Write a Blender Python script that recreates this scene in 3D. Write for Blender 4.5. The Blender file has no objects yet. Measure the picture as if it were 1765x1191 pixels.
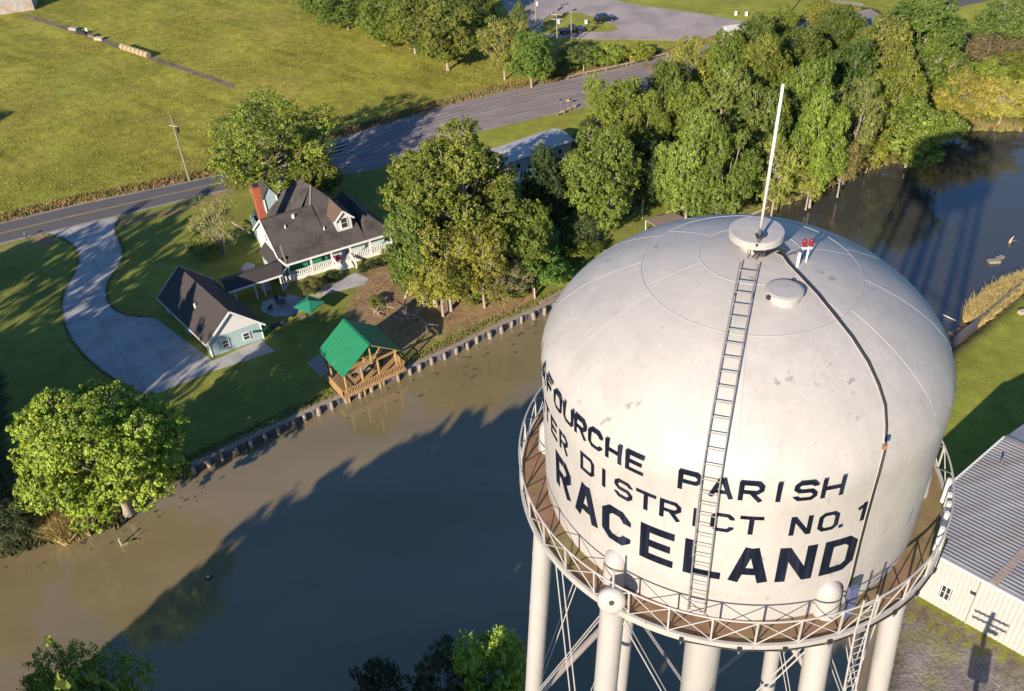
import bpy, math, random
import numpy as np
from mathutils import Vector, Matrix
random.seed(7); RNG = np.random.default_rng(7)
scn = bpy.context.scene
C = bpy.data.collections.new('place'); scn.collection.children.link(C)

# ------------------------------------------------------------------ camera, light, exposure
FPX, TH, RO, CAMZ = 1600.0, math.radians(37.9), math.radians(-3.83), 76.0
FW = np.array([0, math.cos(TH), -math.sin(TH)]); _up = np.array([0, math.sin(TH), math.cos(TH)]); _rt = np.array([1., 0, 0])
RT = _rt*math.cos(RO) + _up*math.sin(RO); UP = -_rt*math.sin(RO) + _up*math.cos(RO)
EYE = np.array([0, 0, CAMZ])
cd = bpy.data.cameras.new('camera'); cam = bpy.data.objects.new('camera', cd); C.objects.link(cam)
cd.sensor_width = 36; cd.lens = FPX/1765*36; cd.clip_end = 9000; cd.clip_start = 0.5
M = Matrix.Identity(4)
for i in range(3):
    M[i][0], M[i][1], M[i][2], M[i][3] = RT[i], UP[i], -FW[i], EYE[i]
cam.matrix_world = M
scn.camera = cam

AZ, EL = math.radians(30.5), math.radians(22.5)          # direction the shadows run, height of the sun
SH = np.array([math.sin(AZ), math.cos(AZ)])
SUNK = 1/math.tan(EL)
w = bpy.data.worlds.new('World'); scn.world = w; w.use_nodes = True
nt = w.node_tree; bg = nt.nodes['Background']; bg.inputs[1].default_value = 0.10
sky = nt.nodes.new('ShaderNodeTexSky'); sky.sky_type = 'NISHITA'; sky.sun_disc = False
sky.sun_elevation = EL; sky.sun_rotation = AZ + math.pi; sky.air_density = 1.0; sky.dust_density = 0.1; sky.ozone_density = 7
nt.links.new(sky.outputs[0], bg.inputs[0])
sl = bpy.data.lights.new('sun', 'SUN'); sl.energy = 5.0; sl.angle = math.radians(0.55); sl.color = (1.0, 0.865, 0.69)
so = bpy.data.objects.new('sun', sl); C.objects.link(so)
sd = Vector((SH[0]*math.cos(EL), SH[1]*math.cos(EL), -math.sin(EL)))
so.rotation_euler = sd.to_track_quat('-Z', 'Y').to_euler(); so.location = (-60, -100, 120)
scn.view_settings.view_transform = 'Standard'; scn.view_settings.look = 'None'
scn.view_settings.exposure = 0.70; scn.view_settings.gamma = 1

# ------------------------------------------------------------------ pixel of the photograph -> point of the place
def G(x, y, z=0.0):
    d = FW + RT*(x-882.5)/FPX - UP*(y-595.5)/FPX
    return EYE + d*(z-CAMZ)/d[2]
def G2(x, y, z=0.0): return G(x, y, z)[:2]
def PX(p):
    q = np.asarray(p, float) - EYE; z = q@FW
    return np.stack([882.5+FPX*(q@RT)/z, 595.5-FPX*(q@UP)/z], -1)

# ------------------------------------------------------------------ materials
MATS = {}
def mat(name, col=(.5, .5, .5), rough=.7, var=.15, scale=1.5, bump=0.0, bscale=None, metal=0.0, spec=.5, col2=None, mixscale=None, mixlo=.45, mixhi=.62, stretch=None, attr=None):
    if name in MATS: return MATS[name]
    m = bpy.data.materials.new(name); m.use_nodes = True; n = m.node_tree; N = n.nodes; L = n.links
    b = N['Principled BSDF']; b.inputs['Roughness'].default_value = rough; b.inputs['Metallic'].default_value = metal
    b.inputs['Specular IOR Level'].default_value = spec
    geo = N.new('ShaderNodeNewGeometry')
    vec = geo.outputs['Position']
    if stretch:
        mp = N.new('ShaderNodeMapping'); mp.inputs['Scale'].default_value = stretch[:3]
        if len(stretch) > 3: mp.inputs['Rotation'].default_value = (0, 0, stretch[3])
        L.new(vec, mp.inputs[0]); vec = mp.outputs[0]
    ns = N.new('ShaderNodeTexNoise'); ns.inputs['Scale'].default_value = scale; ns.inputs['Detail'].default_value = 6; ns.inputs['Roughness'].default_value = .65
    L.new(vec, ns.inputs['Vector'])
    if attr:
        a = N.new('ShaderNodeAttribute'); a.attribute_name = attr; base = a.outputs['Color']
    else:
        r = N.new('ShaderNodeRGB'); r.outputs[0].default_value = (*col, 1); base = r.outputs[0]
    if col2:
        n2 = N.new('ShaderNodeTexNoise'); n2.inputs['Scale'].default_value = mixscale or scale*.4; n2.inputs['Detail'].default_value = 7; n2.inputs['Roughness'].default_value = .6
        L.new(vec, n2.inputs['Vector'])
        rp = N.new('ShaderNodeMapRange'); rp.inputs[1].default_value = mixlo; rp.inputs[2].default_value = mixhi
        L.new(n2.outputs[0], rp.inputs[0])
        mx = N.new('ShaderNodeMix'); mx.data_type = 'RGBA'; mx.inputs[7].default_value = (*col2, 1)
        L.new(rp.outputs[0], mx.inputs[0]); L.new(base, mx.inputs[6]); base = mx.outputs[2]
    mr = N.new('ShaderNodeMapRange'); mr.inputs[1].default_value = .25; mr.inputs[2].default_value = .75
    mr.inputs[3].default_value = 1-var; mr.inputs[4].default_value = 1+var; L.new(ns.outputs[0], mr.inputs[0])
    vm = N.new('ShaderNodeVectorMath'); vm.operation = 'SCALE'; L.new(base, vm.inputs[0]); L.new(mr.outputs[0], vm.inputs['Scale'])
    L.new(vm.outputs[0], b.inputs['Base Color'])
    if bump:
        nb = N.new('ShaderNodeTexNoise'); nb.inputs['Scale'].default_value = bscale or scale*4; nb.inputs['Detail'].default_value = 4
        L.new(vec, nb.inputs['Vector'])
        bp = N.new('ShaderNodeBump'); bp.inputs['Strength'].default_value = 1; bp.inputs['Distance'].default_value = bump
        L.new(nb.outputs[0], bp.inputs['Height']); L.new(bp.outputs[0], b.inputs['Normal'])
    MATS[name] = m; return m

def leaf_material():
    m = bpy.data.materials.new('leaves'); m.use_nodes = True; N = m.node_tree.nodes; L = m.node_tree.links
    b = N['Principled BSDF']; b.inputs['Roughness'].default_value = .5; b.inputs['Specular IOR Level'].default_value = .35
    oi = N.new('ShaderNodeObjectInfo'); a = N.new('ShaderNodeAttribute'); a.attribute_name = 'tint'
    vm = N.new('ShaderNodeVectorMath'); vm.operation = 'SCALE'; L.new(oi.outputs['Color'], vm.inputs[0]); L.new(a.outputs['Fac'], vm.inputs['Scale'])
    hs = N.new('ShaderNodeHueSaturation'); L.new(vm.outputs[0], hs.inputs['Color'])
    hr = N.new('ShaderNodeMapRange'); hr.inputs[1].default_value = .5; hr.inputs[2].default_value = 1.5; hr.inputs[3].default_value = .515; hr.inputs[4].default_value = .480
    L.new(a.outputs['Fac'], hr.inputs[0]); L.new(hr.outputs[0], hs.inputs['Hue'])
    L.new(hs.outputs[0], b.inputs['Base Color'])
    t = N.new('ShaderNodeBsdfTranslucent'); ms = N.new('ShaderNodeMixShader'); ms.inputs[0].default_value = .22
    L.new(hs.outputs[0], t.inputs[0]); L.new(b.outputs[0], ms.inputs[1]); L.new(t.outputs[0], ms.inputs[2])
    L.new(ms.outputs[0], N['Material Output'].inputs[0]); return m
LEAF = leaf_material()

def ground_material():
    m = bpy.data.materials.new('ground_cover'); m.use_nodes = True; N = m.node_tree.nodes; L = m.node_tree.links
    b = N['Principled BSDF']; b.inputs['Roughness'].default_value = .95; b.inputs['Specular IOR Level'].default_value = .15
    a = N.new('ShaderNodeAttribute'); a.attribute_name = 'zone'
    geo = N.new('ShaderNodeNewGeometry')
    def noise(s, det=6, rough=.65):
        q = N.new('ShaderNodeTexNoise'); q.inputs['Scale'].default_value = s; q.inputs['Detail'].default_value = det; q.inputs['Roughness'].default_value = rough
        L.new(geo.outputs['Position'], q.inputs['Vector']); return q
    cur = a.outputs['Color']
    for s, lo, hi, amt in ((.06, .35, .65, .22), (.45, .3, .7, .30), (3.2, .3, .7, .32)):
        q = noise(s); mr = N.new('ShaderNodeMapRange'); mr.inputs[1].default_value = lo; mr.inputs[2].default_value = hi
        mr.inputs[3].default_value = 1-amt; mr.inputs[4].default_value = 1+amt; L.new(q.outputs[0], mr.inputs[0])
        # rough zones (alpha 1) vary fully, mown ones (alpha 0) only a third as much
        mp = N.new('ShaderNodeMix'); mp.data_type = 'FLOAT'; mp.inputs[2].default_value = 1.0
        av = N.new('ShaderNodeMapRange'); av.inputs[3].default_value = .6; L.new(a.outputs['Alpha'], av.inputs[0])
        L.new(av.outputs[0], mp.inputs[0]); L.new(mr.outputs[0], mp.inputs[3])
        vm = N.new('ShaderNodeVectorMath'); vm.operation = 'SCALE'; L.new(cur, vm.inputs[0]); L.new(mp.outputs[0], vm.inputs['Scale']); cur = vm.outputs[0]
    q = noise(.9); mr = N.new('ShaderNodeMapRange'); mr.inputs[1].default_value = .4; mr.inputs[2].default_value = .6; mr.inputs[3].default_value = .485; mr.inputs[4].default_value = .51
    L.new(q.outputs[0], mr.inputs[0]); hs = N.new('ShaderNodeHueSaturation'); L.new(mr.outputs[0], hs.inputs['Hue']); L.new(cur, hs.inputs['Color'])
    L.new(hs.outputs[0], b.inputs['Base Color'])
    nb = noise(2.2, 7, .7); bp = N.new('ShaderNodeBump'); bp.inputs['Distance'].default_value = .28
    L.new(a.outputs['Alpha'], bp.inputs['Strength']); L.new(nb.outputs[0], bp.inputs['Height']); L.new(bp.outputs[0], b.inputs['Normal'])
    return m
GROUND = ground_material()

def water_material():
    m = bpy.data.materials.new('muddy_water'); m.use_nodes = True; N = m.node_tree.nodes; L = m.node_tree.links
    b = N['Principled BSDF']; b.inputs['Roughness'].default_value = .045; b.inputs['IOR'].default_value = 1.85
    geo = N.new('ShaderNodeNewGeometry')
    mp = N.new('ShaderNodeMapping'); mp.inputs['Rotation'].default_value = (0, 0, math.radians(-33)); mp.inputs['Scale'].default_value = (.35, 1, 1); L.new(geo.outputs['Position'], mp.inputs[0])
    q = N.new('ShaderNodeTexNoise'); q.inputs['Scale'].default_value = .09; q.inputs['Detail'].default_value = 6; L.new(mp.outputs[0], q.inputs['Vector'])
    cr = N.new('ShaderNodeValToRGB'); cr.color_ramp.elements[0].position = .3; cr.color_ramp.elements[0].color = (.175, .138, .070, 1)
    cr.color_ramp.elements[1].position = .72; cr.color_ramp.elements[1].color = (.25, .195, .115, 1)
    L.new(q.outputs[0], cr.inputs[0])
    # base colour darkened in the pond beyond the tower so reflected sky dominates
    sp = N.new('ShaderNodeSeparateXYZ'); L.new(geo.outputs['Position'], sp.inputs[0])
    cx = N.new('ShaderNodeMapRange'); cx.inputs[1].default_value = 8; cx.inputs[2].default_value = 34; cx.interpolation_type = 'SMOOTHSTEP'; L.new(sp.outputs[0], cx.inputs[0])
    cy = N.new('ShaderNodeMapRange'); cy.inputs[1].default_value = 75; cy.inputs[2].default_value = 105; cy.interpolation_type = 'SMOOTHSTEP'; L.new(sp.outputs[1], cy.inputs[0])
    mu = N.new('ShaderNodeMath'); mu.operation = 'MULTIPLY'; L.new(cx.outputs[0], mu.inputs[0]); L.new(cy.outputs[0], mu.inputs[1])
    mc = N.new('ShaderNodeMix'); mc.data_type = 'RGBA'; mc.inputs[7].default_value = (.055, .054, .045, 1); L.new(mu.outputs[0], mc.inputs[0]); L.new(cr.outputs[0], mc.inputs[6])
    q3 = N.new('ShaderNodeTexNoise'); q3.inputs['Scale'].default_value = .42; q3.inputs['Detail'].default_value = 9; q3.inputs['Roughness'].default_value = .7; L.new(mp.outputs[0], q3.inputs['Vector'])
    mr = N.new('ShaderNodeMapRange'); mr.inputs[1].default_value = .64; mr.inputs[2].default_value = .74; mr.inputs[4].default_value = .5; L.new(q3.outputs[0], mr.inputs[0])
    mx = N.new('ShaderNodeMix'); mx.data_type = 'RGBA'; mx.inputs[7].default_value = (.035, .04, .02, 1); L.new(mr.outputs[0], mx.inputs[0]); L.new(mc.outputs[2], mx.inputs[6])
    L.new(mx.outputs[2], b.inputs['Base Color'])
    q2 = N.new('ShaderNodeTexNoise'); q2.inputs['Scale'].default_value = 3.0; q2.inputs['Detail'].default_value = 3; L.new(mp.outputs[0], q2.inputs['Vector'])
    bp = N.new('ShaderNodeBump'); bp.inputs['Distance'].default_value = .010; L.new(q2.outputs[0], bp.inputs['Height']); L.new(bp.outputs[0], b.inputs['Normal'])
    return m
WATER = water_material()

def tank_material():
    m = bpy.data.materials.new('tank_paint'); m.use_nodes = True; N = m.node_tree.nodes; L = m.node_tree.links
    b = N['Principled BSDF']; b.inputs['Roughness'].default_value = .6
    tc = N.new('ShaderNodeTexCoord')
    def noise(s, sc, det=7, rough=.62):
        mp = N.new('ShaderNodeMapping'); mp.inputs['Scale'].default_value = sc; L.new(tc.outputs['Object'], mp.inputs[0])
        q = N.new('ShaderNodeTexNoise'); q.inputs['Scale'].default_value = s; q.inputs['Detail'].default_value = det; q.inputs['Roughness'].default_value = rough
        L.new(mp.outputs[0], q.inputs['Vector']); return q.outputs[0]
    def rng(x, a, b_, c=0, d=1):
        r = N.new('ShaderNodeMapRange'); r.inputs[1].default_value = a; r.inputs[2].default_value = b_; r.inputs[3].default_value = c; r.inputs[4].default_value = d; L.new(x, r.inputs[0]); return r.outputs[0]
    def mixc(f, c1, c2):
        mx = N.new('ShaderNodeMix'); mx.data_type = 'RGBA'; L.new(f, mx.inputs[0])
        if isinstance(c1, tuple): mx.inputs[6].default_value = (*c1, 1)
        else: L.new(c1, mx.inputs[6])
        mx.inputs[7].default_value = (*c2, 1); return mx.outputs[2]
    c = mixc(rng(noise(.35, (1, 1, 1)), .38, .62), (.465, .433, .405), (.39, .365, .345))
    c = mixc(rng(noise(1.3, (1, 1, .35)), .50, .76, 0, .6), c, (.34, .315, .295))          # grime washing down the plates
    c = mixc(rng(noise(1.5, (1, 1, .4), 10, .68), .63, .67, 0, .65), c, (.20, .17, .14))  # chipped and stained spots
    c = mixc(rng(noise(9, (1, 1, .12)), .56, .76, 0, .5), c, (.30, .265, .23))           # fine streaks
    L.new(c, b.inputs['Base Color'])
    bp = N.new('ShaderNodeBump'); bp.inputs['Distance'].default_value = .03; L.new(noise(.9, (1, 1, 1), 3), bp.inputs['Height']); L.new(bp.outputs[0], b.inputs['Normal'])
    return m
TANK = tank_material()

WHITE = mat('white_trim_paint', (.70, .69, .66), .5, .08, 2)
STEELW = mat('white_painted_steel', (.43, .405, .38), .45, .12, 2, col2=(.30, .19, .12), mixscale=2.2, mixlo=.66, mixhi=.72)
LEGM = mat('leg_paint', (.42, .395, .375), .45, .10, .8, col2=(.47, .42, .38), mixscale=1.2, mixlo=.6, mixhi=.75, stretch=(1, 1, .3))
DECKM = mat('balcony_deck_rust', (.22, .13, .075), .9, .3, 1.5, col2=(.20, .17, .06), mixscale=.35)
DARK = mat('dark_metal', (.03, .03, .035), .5, .2, 6)
GREY = mat('galvanised_steel', (.34, .34, .36), .4, .15, 6, metal=.5)
NAVY = mat('navy_lettering_paint', (.008, .011, .022), .8, .35, 3, spec=.05, col2=(.018, .022, .040), mixscale=5, mixlo=.5, mixhi=.62, stretch=(1, 1, .08))
RED = mat('red_lens', (.26, .012, .02), .15, .1, 4)
ROPE = mat('black_cable', (.015, .015, .015), .6, .1, 4)
ASPH = mat('old_asphalt', (.22, .185, .18), .9, .14, .8, bump=.01, bscale=12, col2=(.30, .25, .235), mixscale=.35, mixlo=.4, mixhi=.65, stretch=(.25, 1, 1, math.radians(-24)))
ASPHD = mat('darker_asphalt', (.105, .095, .10), .9, .14, 1.2, bump=.01, bscale=14, stretch=(.3, 1, 1, math.radians(-20)))
YEL = mat('yellow_road_paint', (.50, .34, .07), .8, .25, 3)
EDGE = mat('pale_road_shoulder', (.33, .28, .22), .95, .25, 1.2)
CONC = mat('driveway_concrete', (.40, .385, .37), .85, .10, .7, col2=(.31, .30, .29), mixscale=.25, bump=.004, bscale=20)
CONC2 = mat('parking_concrete', (.37, .31, .29), .9, .12, .25, col2=(.28, .24, .225), mixscale=.12)
SHING = mat('brown_shingles', (.080, .069, .063), .95, .22, 3, bump=.02, bscale=9, col2=(.045, .040, .038), mixscale=.4)
SHINGD = mat('dark_shingles', (.055, .046, .044), .95, .2, 3, bump=.02, bscale=9)
SIDB = mat('pale_blue_siding', (.33, .44, .46), .7, .08, 3)
SIDW = mat('white_siding', (.62, .62, .60), .65, .08, 3)
BRICK = mat('red_brick', (.36, .095, .045), .9, .35, 5)
GREENM = mat('green_roof_panels', (.018, .20, .088), .55, .12, 1.2)
GREENF = mat('green_canvas', (.015, .20, .11), .8, .15, 2)
WOOD = mat('honey_timber', (.40, .245, .11), .75, .25, 3, stretch=(1, 1, .3))
WOODG = mat('weathered_timber', (.28, .235, .19), .9, .25, 3)
WOODD = mat('dark_sheet_piling', (.10, .10, .12), .8, .25, 2)
GLASS = mat('window_glass', (.03, .04, .05), .06, .1, 1)
BARK = mat('pale_bark', (.34, .28, .22), .95, .3, 3, bump=.03, bscale=6)
BARKD = mat('brown_bark', (.17, .13, .095), .95, .3, 3, bump=.03, bscale=6)
METALR = mat('ribbed_roof_metal', (.34, .335, .345), .38, .18, .6, metal=.35, col2=(.30, .27, .26), mixscale=.5, stretch=(.2, 1, 1, math.radians(46)))
METALW = mat('white_wall_metal', (.46, .445, .42), .45, .07, 1.2)
CARP = mat('black_car_paint', (.012, .016, .03), .25, .1, 2)
TYRE = mat('tyre_rubber', (.02, .02, .02), .9, .1, 4)
TRIM = mat('chrome_wheel', (.45, .45, .45), .3, .05, 4, metal=.8)
HAY = mat('straw_bale', (.40, .30, .17), .95, .3, 4, bump=.04, bscale=9)
REED = mat('dry_reeds', (.42, .33, .13), .9, .35, 1.2)
GRASSM = mat('rough_grass_blades', (.27, .27, .042), .9, .35, .35, col2=(.34, .29, .07), mixscale=.15)
PLANK = mat('grey_boards', (.33, .30, .28), .9, .2, 3)

# ------------------------------------------------------------------ mesh helpers
def tag(o, label=None, cat=None, group=None, kind=None):
    if label: o['label'] = label
    if cat: o['category'] = cat
    if group: o['group'] = group
    if kind: o['kind'] = kind
    return o
def empty(name, loc, label=None, cat=None, group=None):
    o = bpy.data.objects.new(name, None); C.objects.link(o); o.location = [float(t) for t in loc]; o.empty_display_size = .5
    o.matrix_world = Matrix.Translation(o.location)
    return tag(o, label, cat, group)
def rootloc(p):
    l = np.zeros(3)
    while p is not None: l = l + np.array(p.location); p = p.parent
    return l
def obj(name, V, F, m, parent=None, smooth=False, origin=None):
    V = np.asarray(V, float)
    if parent is not None: base = rootloc(parent)
    else: base = np.zeros(3)
    o_l = np.zeros(3) if origin is None else np.asarray(origin, float)-base
    me = bpy.data.meshes.new(name)
    me.from_pydata((V-base-o_l).tolist(), [], [list(map(int, f)) for f in F]); me.update()
    me.materials.append(m)
    if smooth: me.polygons.foreach_set('use_smooth', [True]*len(me.polygons))
    o = bpy.data.objects.new(name, me); C.objects.link(o)
    if parent is not None: o.parent = parent
    o.location = o_l.tolist()
    return o
def copy(o, parent, loc=None, rotz=None):
    c = o.copy(); C.objects.link(c); c.parent = parent
    if loc is not None: c.location = loc
    if rotz is not None: c.rotation_euler = (0, 0, rotz)
    return c
class MB:
    def __init__(s): s.V = []; s.F = []
    def add(s, V, F):
        n = len(s.V); s.V += [tuple(map(float, v)) for v in V]; s.F += [tuple(i+n for i in f) for f in F]; return s
    def box(s, c, size, ux=(1, 0, 0), uy=(0, 1, 0), uz=(0, 0, 1)):
        c = np.asarray(c, float); ux, uy, uz = [np.asarray(t, float)*k/2 for t, k in zip((ux, uy, uz), size)]
        V = [c+a*ux+b*uy+d*uz for d in (-1, 1) for a, b in ((-1, -1), (1, -1), (1, 1), (-1, 1))]
        return s.add(V, [(3, 2, 1, 0), (4, 5, 6, 7), (0, 1, 5, 4), (1, 2, 6, 5), (2, 3, 7, 6), (3, 0, 4, 7)])
    def beam(s, p, q, wd, h=None):
        p = np.asarray(p, float); q = np.asarray(q, float); d = q-p; L = np.linalg.norm(d); d = d/L
        r = np.cross(d, (0, 0, 1)); r = np.array([1., 0, 0]) if np.linalg.norm(r) < 1e-3 else r/np.linalg.norm(r); u = np.cross(r, d)
        return s.box((p+q)/2, (wd, L, h or wd), r, d, u)
    def tube(s, pts, r, n=8, cap=True):
        pts = [np.asarray(p, float) for p in pts]; k = len(pts); rs = r if hasattr(r, '__len__') else [r]*k
        V = []; F = []; prev = None
        for i, p in enumerate(pts):
            d = pts[min(i+1, k-1)]-pts[max(i-1, 0)]; d = d/np.linalg.norm(d)
            a = np.cross(d, (0, 0, 1)) if prev is None else prev-d*(prev@d)
            if np.linalg.norm(a) < 1e-3: a = np.cross(d, (1, 0, 0))
            a = a/np.linalg.norm(a); b = np.cross(d, a); prev = a
            for j in range(n):
                t = 2*math.pi*j/n; V.append(p+rs[i]*(math.cos(t)*a+math.sin(t)*b))
        for i in range(k-1):
            for j in range(n): F.append((i*n+j, i*n+(j+1) % n, (i+1)*n+(j+1) % n, (i+1)*n+j))
        if cap: F.append(tuple(range(n))[::-1]); F.append(tuple((k-1)*n+j for j in range(n)))
        return s.add(V, F)
    def slab(s, pts, t, dirn=(0, 0, -1)):
        pts = [np.asarray(p, float) for p in pts]; n = len(pts); d = np.asarray(dirn, float)*t
        return s.add(pts+[p+d for p in pts], [tuple(range(n)), tuple(range(2*n-1, n-1, -1))]+[(i, i+n, (i+1) % n+n, (i+1) % n) for i in range(n)])
    def lathe(s, prof, c=(0, 0), n=48, a0=0, a1=2*math.pi):
        closed = abs(a1-a0-2*math.pi) < 1e-6; m = n if closed else n+1; V = []; F = []
        for r, z in prof:
            for j in range(m):
                t = a0+(a1-a0)*j/n; V.append((c[0]+r*math.cos(t), c[1]+r*math.sin(t), z))
        for i in range(len(prof)-1):
            for j in range(n):
                k = (j+1) % m; F.append((i*m+j, i*m+k, (i+1)*m+k, (i+1)*m+j))
        return s.add(V, F)
    def build(s, name, m, parent=None, smooth=False, origin=None): return obj(name, s.V, s.F, m, parent, smooth, origin)

def fast_mesh(name, V, quads, m, tint=None):
    """numpy quads (n,4) -> mesh"""
    me = bpy.data.meshes.new(name); nv, nf = len(V), len(quads); k = quads.shape[1]
    me.vertices.add(nv); me.vertices.foreach_set('co', np.asarray(V, np.float32).ravel())
    me.loops.add(nf*k); me.loops.foreach_set('vertex_index', quads.astype(np.int32).ravel())
    me.polygons.add(nf); me.polygons.foreach_set('loop_start', np.arange(0, nf*k, k, dtype=np.int32)); me.polygons.foreach_set('loop_total', np.full(nf, k, np.int32))
    me.update(calc_edges=True); me.materials.append(m)
    if tint is not None:
        a = me.attributes.new('tint', 'FLOAT', 'FACE'); a.data.foreach_set('value', np.asarray(tint, np.float32))
    return me

# ------------------------------------------------------------------ ground, water
WATER_PX = [(-700, 1240), (0, 947), (60, 925), (110, 915), (200, 893), (330, 801), (440, 748), (560, 692), (700, 632), (850, 562), (932, 527), (965, 509), (1100, 450), (1230, 398),
            (1323, 361), (1345, 345), (1400, 318), (1440, 300), (1500, 278), (1560, 262), (1600, 240), (1650, 213), (1700, 219), (1765, 212), (2100, 185), (2500, 150),
            (2500, 300), (1900, 425), (1765, 489), (1700, 545), (1645, 589), (1600, 650), (1560, 770), (1540, 900), (1528, 1050), (1520, 1191), (1420, 1330), (1200, 1420),
            (1000, 1350), (850, 1285), (600, 1240), (400, 1300), (200, 1280), (0, 1380), (-700, 1700)]
def inpoly(P, poly):
    x, y = P[:, 0], P[:, 1]; r = np.zeros(len(P), bool); poly = np.asarray(poly, float); j = len(poly)-1
    for i in range(len(poly)):
        xi, yi = poly[i]; xj, yj = poly[j]
        c = ((yi > y) != (yj > y)) & (x < (xj-xi)*(y-yi)/(yj-yi+1e-12)+xi); r ^= c; j = i
    return r
def world_poly(px, z=0): return np.array([G2(x, y, z) for x, y in px])
GX0, GX1, GY0, GY1, GS = -165., 165., -45., 345., .8
xs = np.arange(GX0, GX1+.01, GS); ys = np.arange(GY0, GY1+.01, GS); nx, ny = len(xs), len(ys)
XX, YY = np.meshgrid(xs, ys); P2 = np.stack([XX.ravel(), YY.ravel()], 1)
WPOLY = world_poly(WATER_PX)
wm = inpoly(P2, WPOLY).astype(float).reshape(ny, nx)
def blur(a, k):
    for _ in range(k):
        p = np.pad(a, 1, 'edge'); a = (p[1:-1, 1:-1]*2+p[:-2, 1:-1]+p[2:, 1:-1]+p[1:-1, :-2]+p[1:-1, 2:])/6
    return a
soft = blur(wm, 5)
BH_A, BH_B = G2(328, 800), G2(1120, 441)                     # the bulkhead line stays crisp
ab = BH_B-BH_A; tt = ((P2-BH_A)@ab)/(ab@ab); dist = np.abs((P2-BH_A)@np.array([-ab[1], ab[0]])/np.linalg.norm(ab))
near = ((tt > -.02) & (tt < 1) & (dist < 4)).reshape(ny, nx)
mk = np.where(near, wm, soft)
def vnoise(P, s, seed):
    r = np.random.default_rng(seed); g = r.random((256, 256)); q = P/s; i = np.floor(q).astype(int); f = q-i; f = f*f*(3-2*f)
    a = lambda u, v: g[(i[:, 0]+u) % 256, (i[:, 1]+v) % 256]
    return (a(0, 0)*(1-f[:, 0])+a(1, 0)*f[:, 0])*(1-f[:, 1])+(a(0, 1)*(1-f[:, 0])+a(1, 1)*f[:, 0])*f[:, 1]
n1 = vnoise(P2, 9, 1); n2 = vnoise(P2, 2.5, 2); n3 = vnoise(P2, 30, 3)
pix = PX(np.column_stack([P2, np.zeros(len(P2))])); far = (P2[:, 1] < 12)
pix[far] = (-9999, -9999)
jit = pix + np.stack([(n2-.5)*16+(n1-.5)*14, (vnoise(P2, 2.2, 5)-.5)*14+(vnoise(P2, 8, 6)-.5)*10], 1)
FIELD = np.array([.285, .275, .040]); LAWN = np.array([.20, .215, .045]); DIRT = np.array([.33, .215, .115]); SOIL = np.array([.21, .16, .11])
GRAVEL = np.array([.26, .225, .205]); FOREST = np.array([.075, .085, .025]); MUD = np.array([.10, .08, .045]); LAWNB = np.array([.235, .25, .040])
col = np.tile(LAWN, (len(P2), 1)); rough = np.full(len(P2), .35)
def zone(poly, c, r, mixn=None, q=jit):
    m = inpoly(q, poly); col[m] = c if mixn is None else (c[None]*(1-mixn[m, None])+LAWN[None]*mixn[m, None]); rough[m] = r; return m
fieldmask = zone([(-3000, 900), (0, 392), (100, 366), (200, 345), (330, 318), (450, 290), (560, 252), (640, 226), (760, 190), (880, 160), (1000, 143), (1160, 103), (1300, 60), (3000, -400), (3000, -900), (-3000, -900)], FIELD, 1.0)
s = np.clip((n3-.35)*2.2, 0, 1); col[fieldmask] = col[fieldmask]*(1-.45*s[fieldmask, None])+np.array([.19, .225, .035])*.45*s[fieldmask, None]
td = G2(405, 150)-G2(45, 27); td /= np.linalg.norm(td); rot = np.stack([P2@td/14, P2@np.array([-td[1], td[0]])/.75], 1)+500
n5 = vnoise(rot, 1.0, 11)*.6+vnoise(rot*np.array([1.7, .4]), 1.0, 12)*.4; s = np.clip((n5-.55)*3.2, 0, 1); col[fieldmask] *= (1-.34*s[fieldmask, None])
s = np.clip((.42-n5)*3, 0, 1); col[fieldmask] = col[fieldmask]*(1+.16*s[fieldmask, None])
s = np.clip((n1-.6)*3, 0, 1); col[fieldmask] = col[fieldmask]*(1-.5*s[fieldmask, None])+np.array([.34, .27, .06])*.5*s[fieldmask, None]
zone([(935, -60), (1900, -200), (1900, 110), (1100, 75), (930, 70)], LAWNB*1.05, .4)
zone([(690, 225), (800, 232), (1000, 188), (1110, 160), (1050, 240), (900, 262), (830, 262)], LAWNB, .3)
zone([(0, 377), (330, 303), (450, 275), (640, 210), (880, 145), (1160, 92), (1160, 110), (880, 166), (640, 236), (330, 322), (0, 395)], DIRT*.85, .9, np.clip(n2*1.1-.2, 0, .8))   # weedy verge
zone([(0, 422), (190, 378), (400, 325), (410, 335), (190, 392), (0, 436)], DIRT*.9, .5, np.clip(n2-.1, 0, .7))
zone([(640, 455), (700, 440), (790, 430), (880, 455), (935, 505), (930, 525), (720, 614), (640, 610), (600, 540), (620, 480)], np.array([.30, .20, .105]), .7, np.clip(n1*1.5-.75, 0, .85))
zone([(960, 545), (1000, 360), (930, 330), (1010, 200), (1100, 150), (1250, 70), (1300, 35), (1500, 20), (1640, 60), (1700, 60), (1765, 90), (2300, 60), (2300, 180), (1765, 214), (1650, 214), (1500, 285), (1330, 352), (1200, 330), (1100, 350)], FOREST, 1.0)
zone([(1650, 196), (1765, 190), (1765, 216), (1650, 218)], DIRT*.95, .8)
zone([(900, 470), (1010, 395), (1130, 350), (1290, 345), (1325, 362), (1230, 400), (930, 525)], LAWN*1.05, .3)
zone([(1180, 335), (1260, 325), (1310, 345), (1290, 365), (1210, 372)], DIRT, .8, np.clip(n2*1.4-.5, 0, .9))
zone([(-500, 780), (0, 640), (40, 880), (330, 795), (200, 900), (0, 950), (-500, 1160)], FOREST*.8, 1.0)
zone([(1640, 600), (1765, 480), (2500, 250), (2500, 1400), (1500, 1400), (1500, 1050)], LAWNB*.95, .3)
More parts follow.
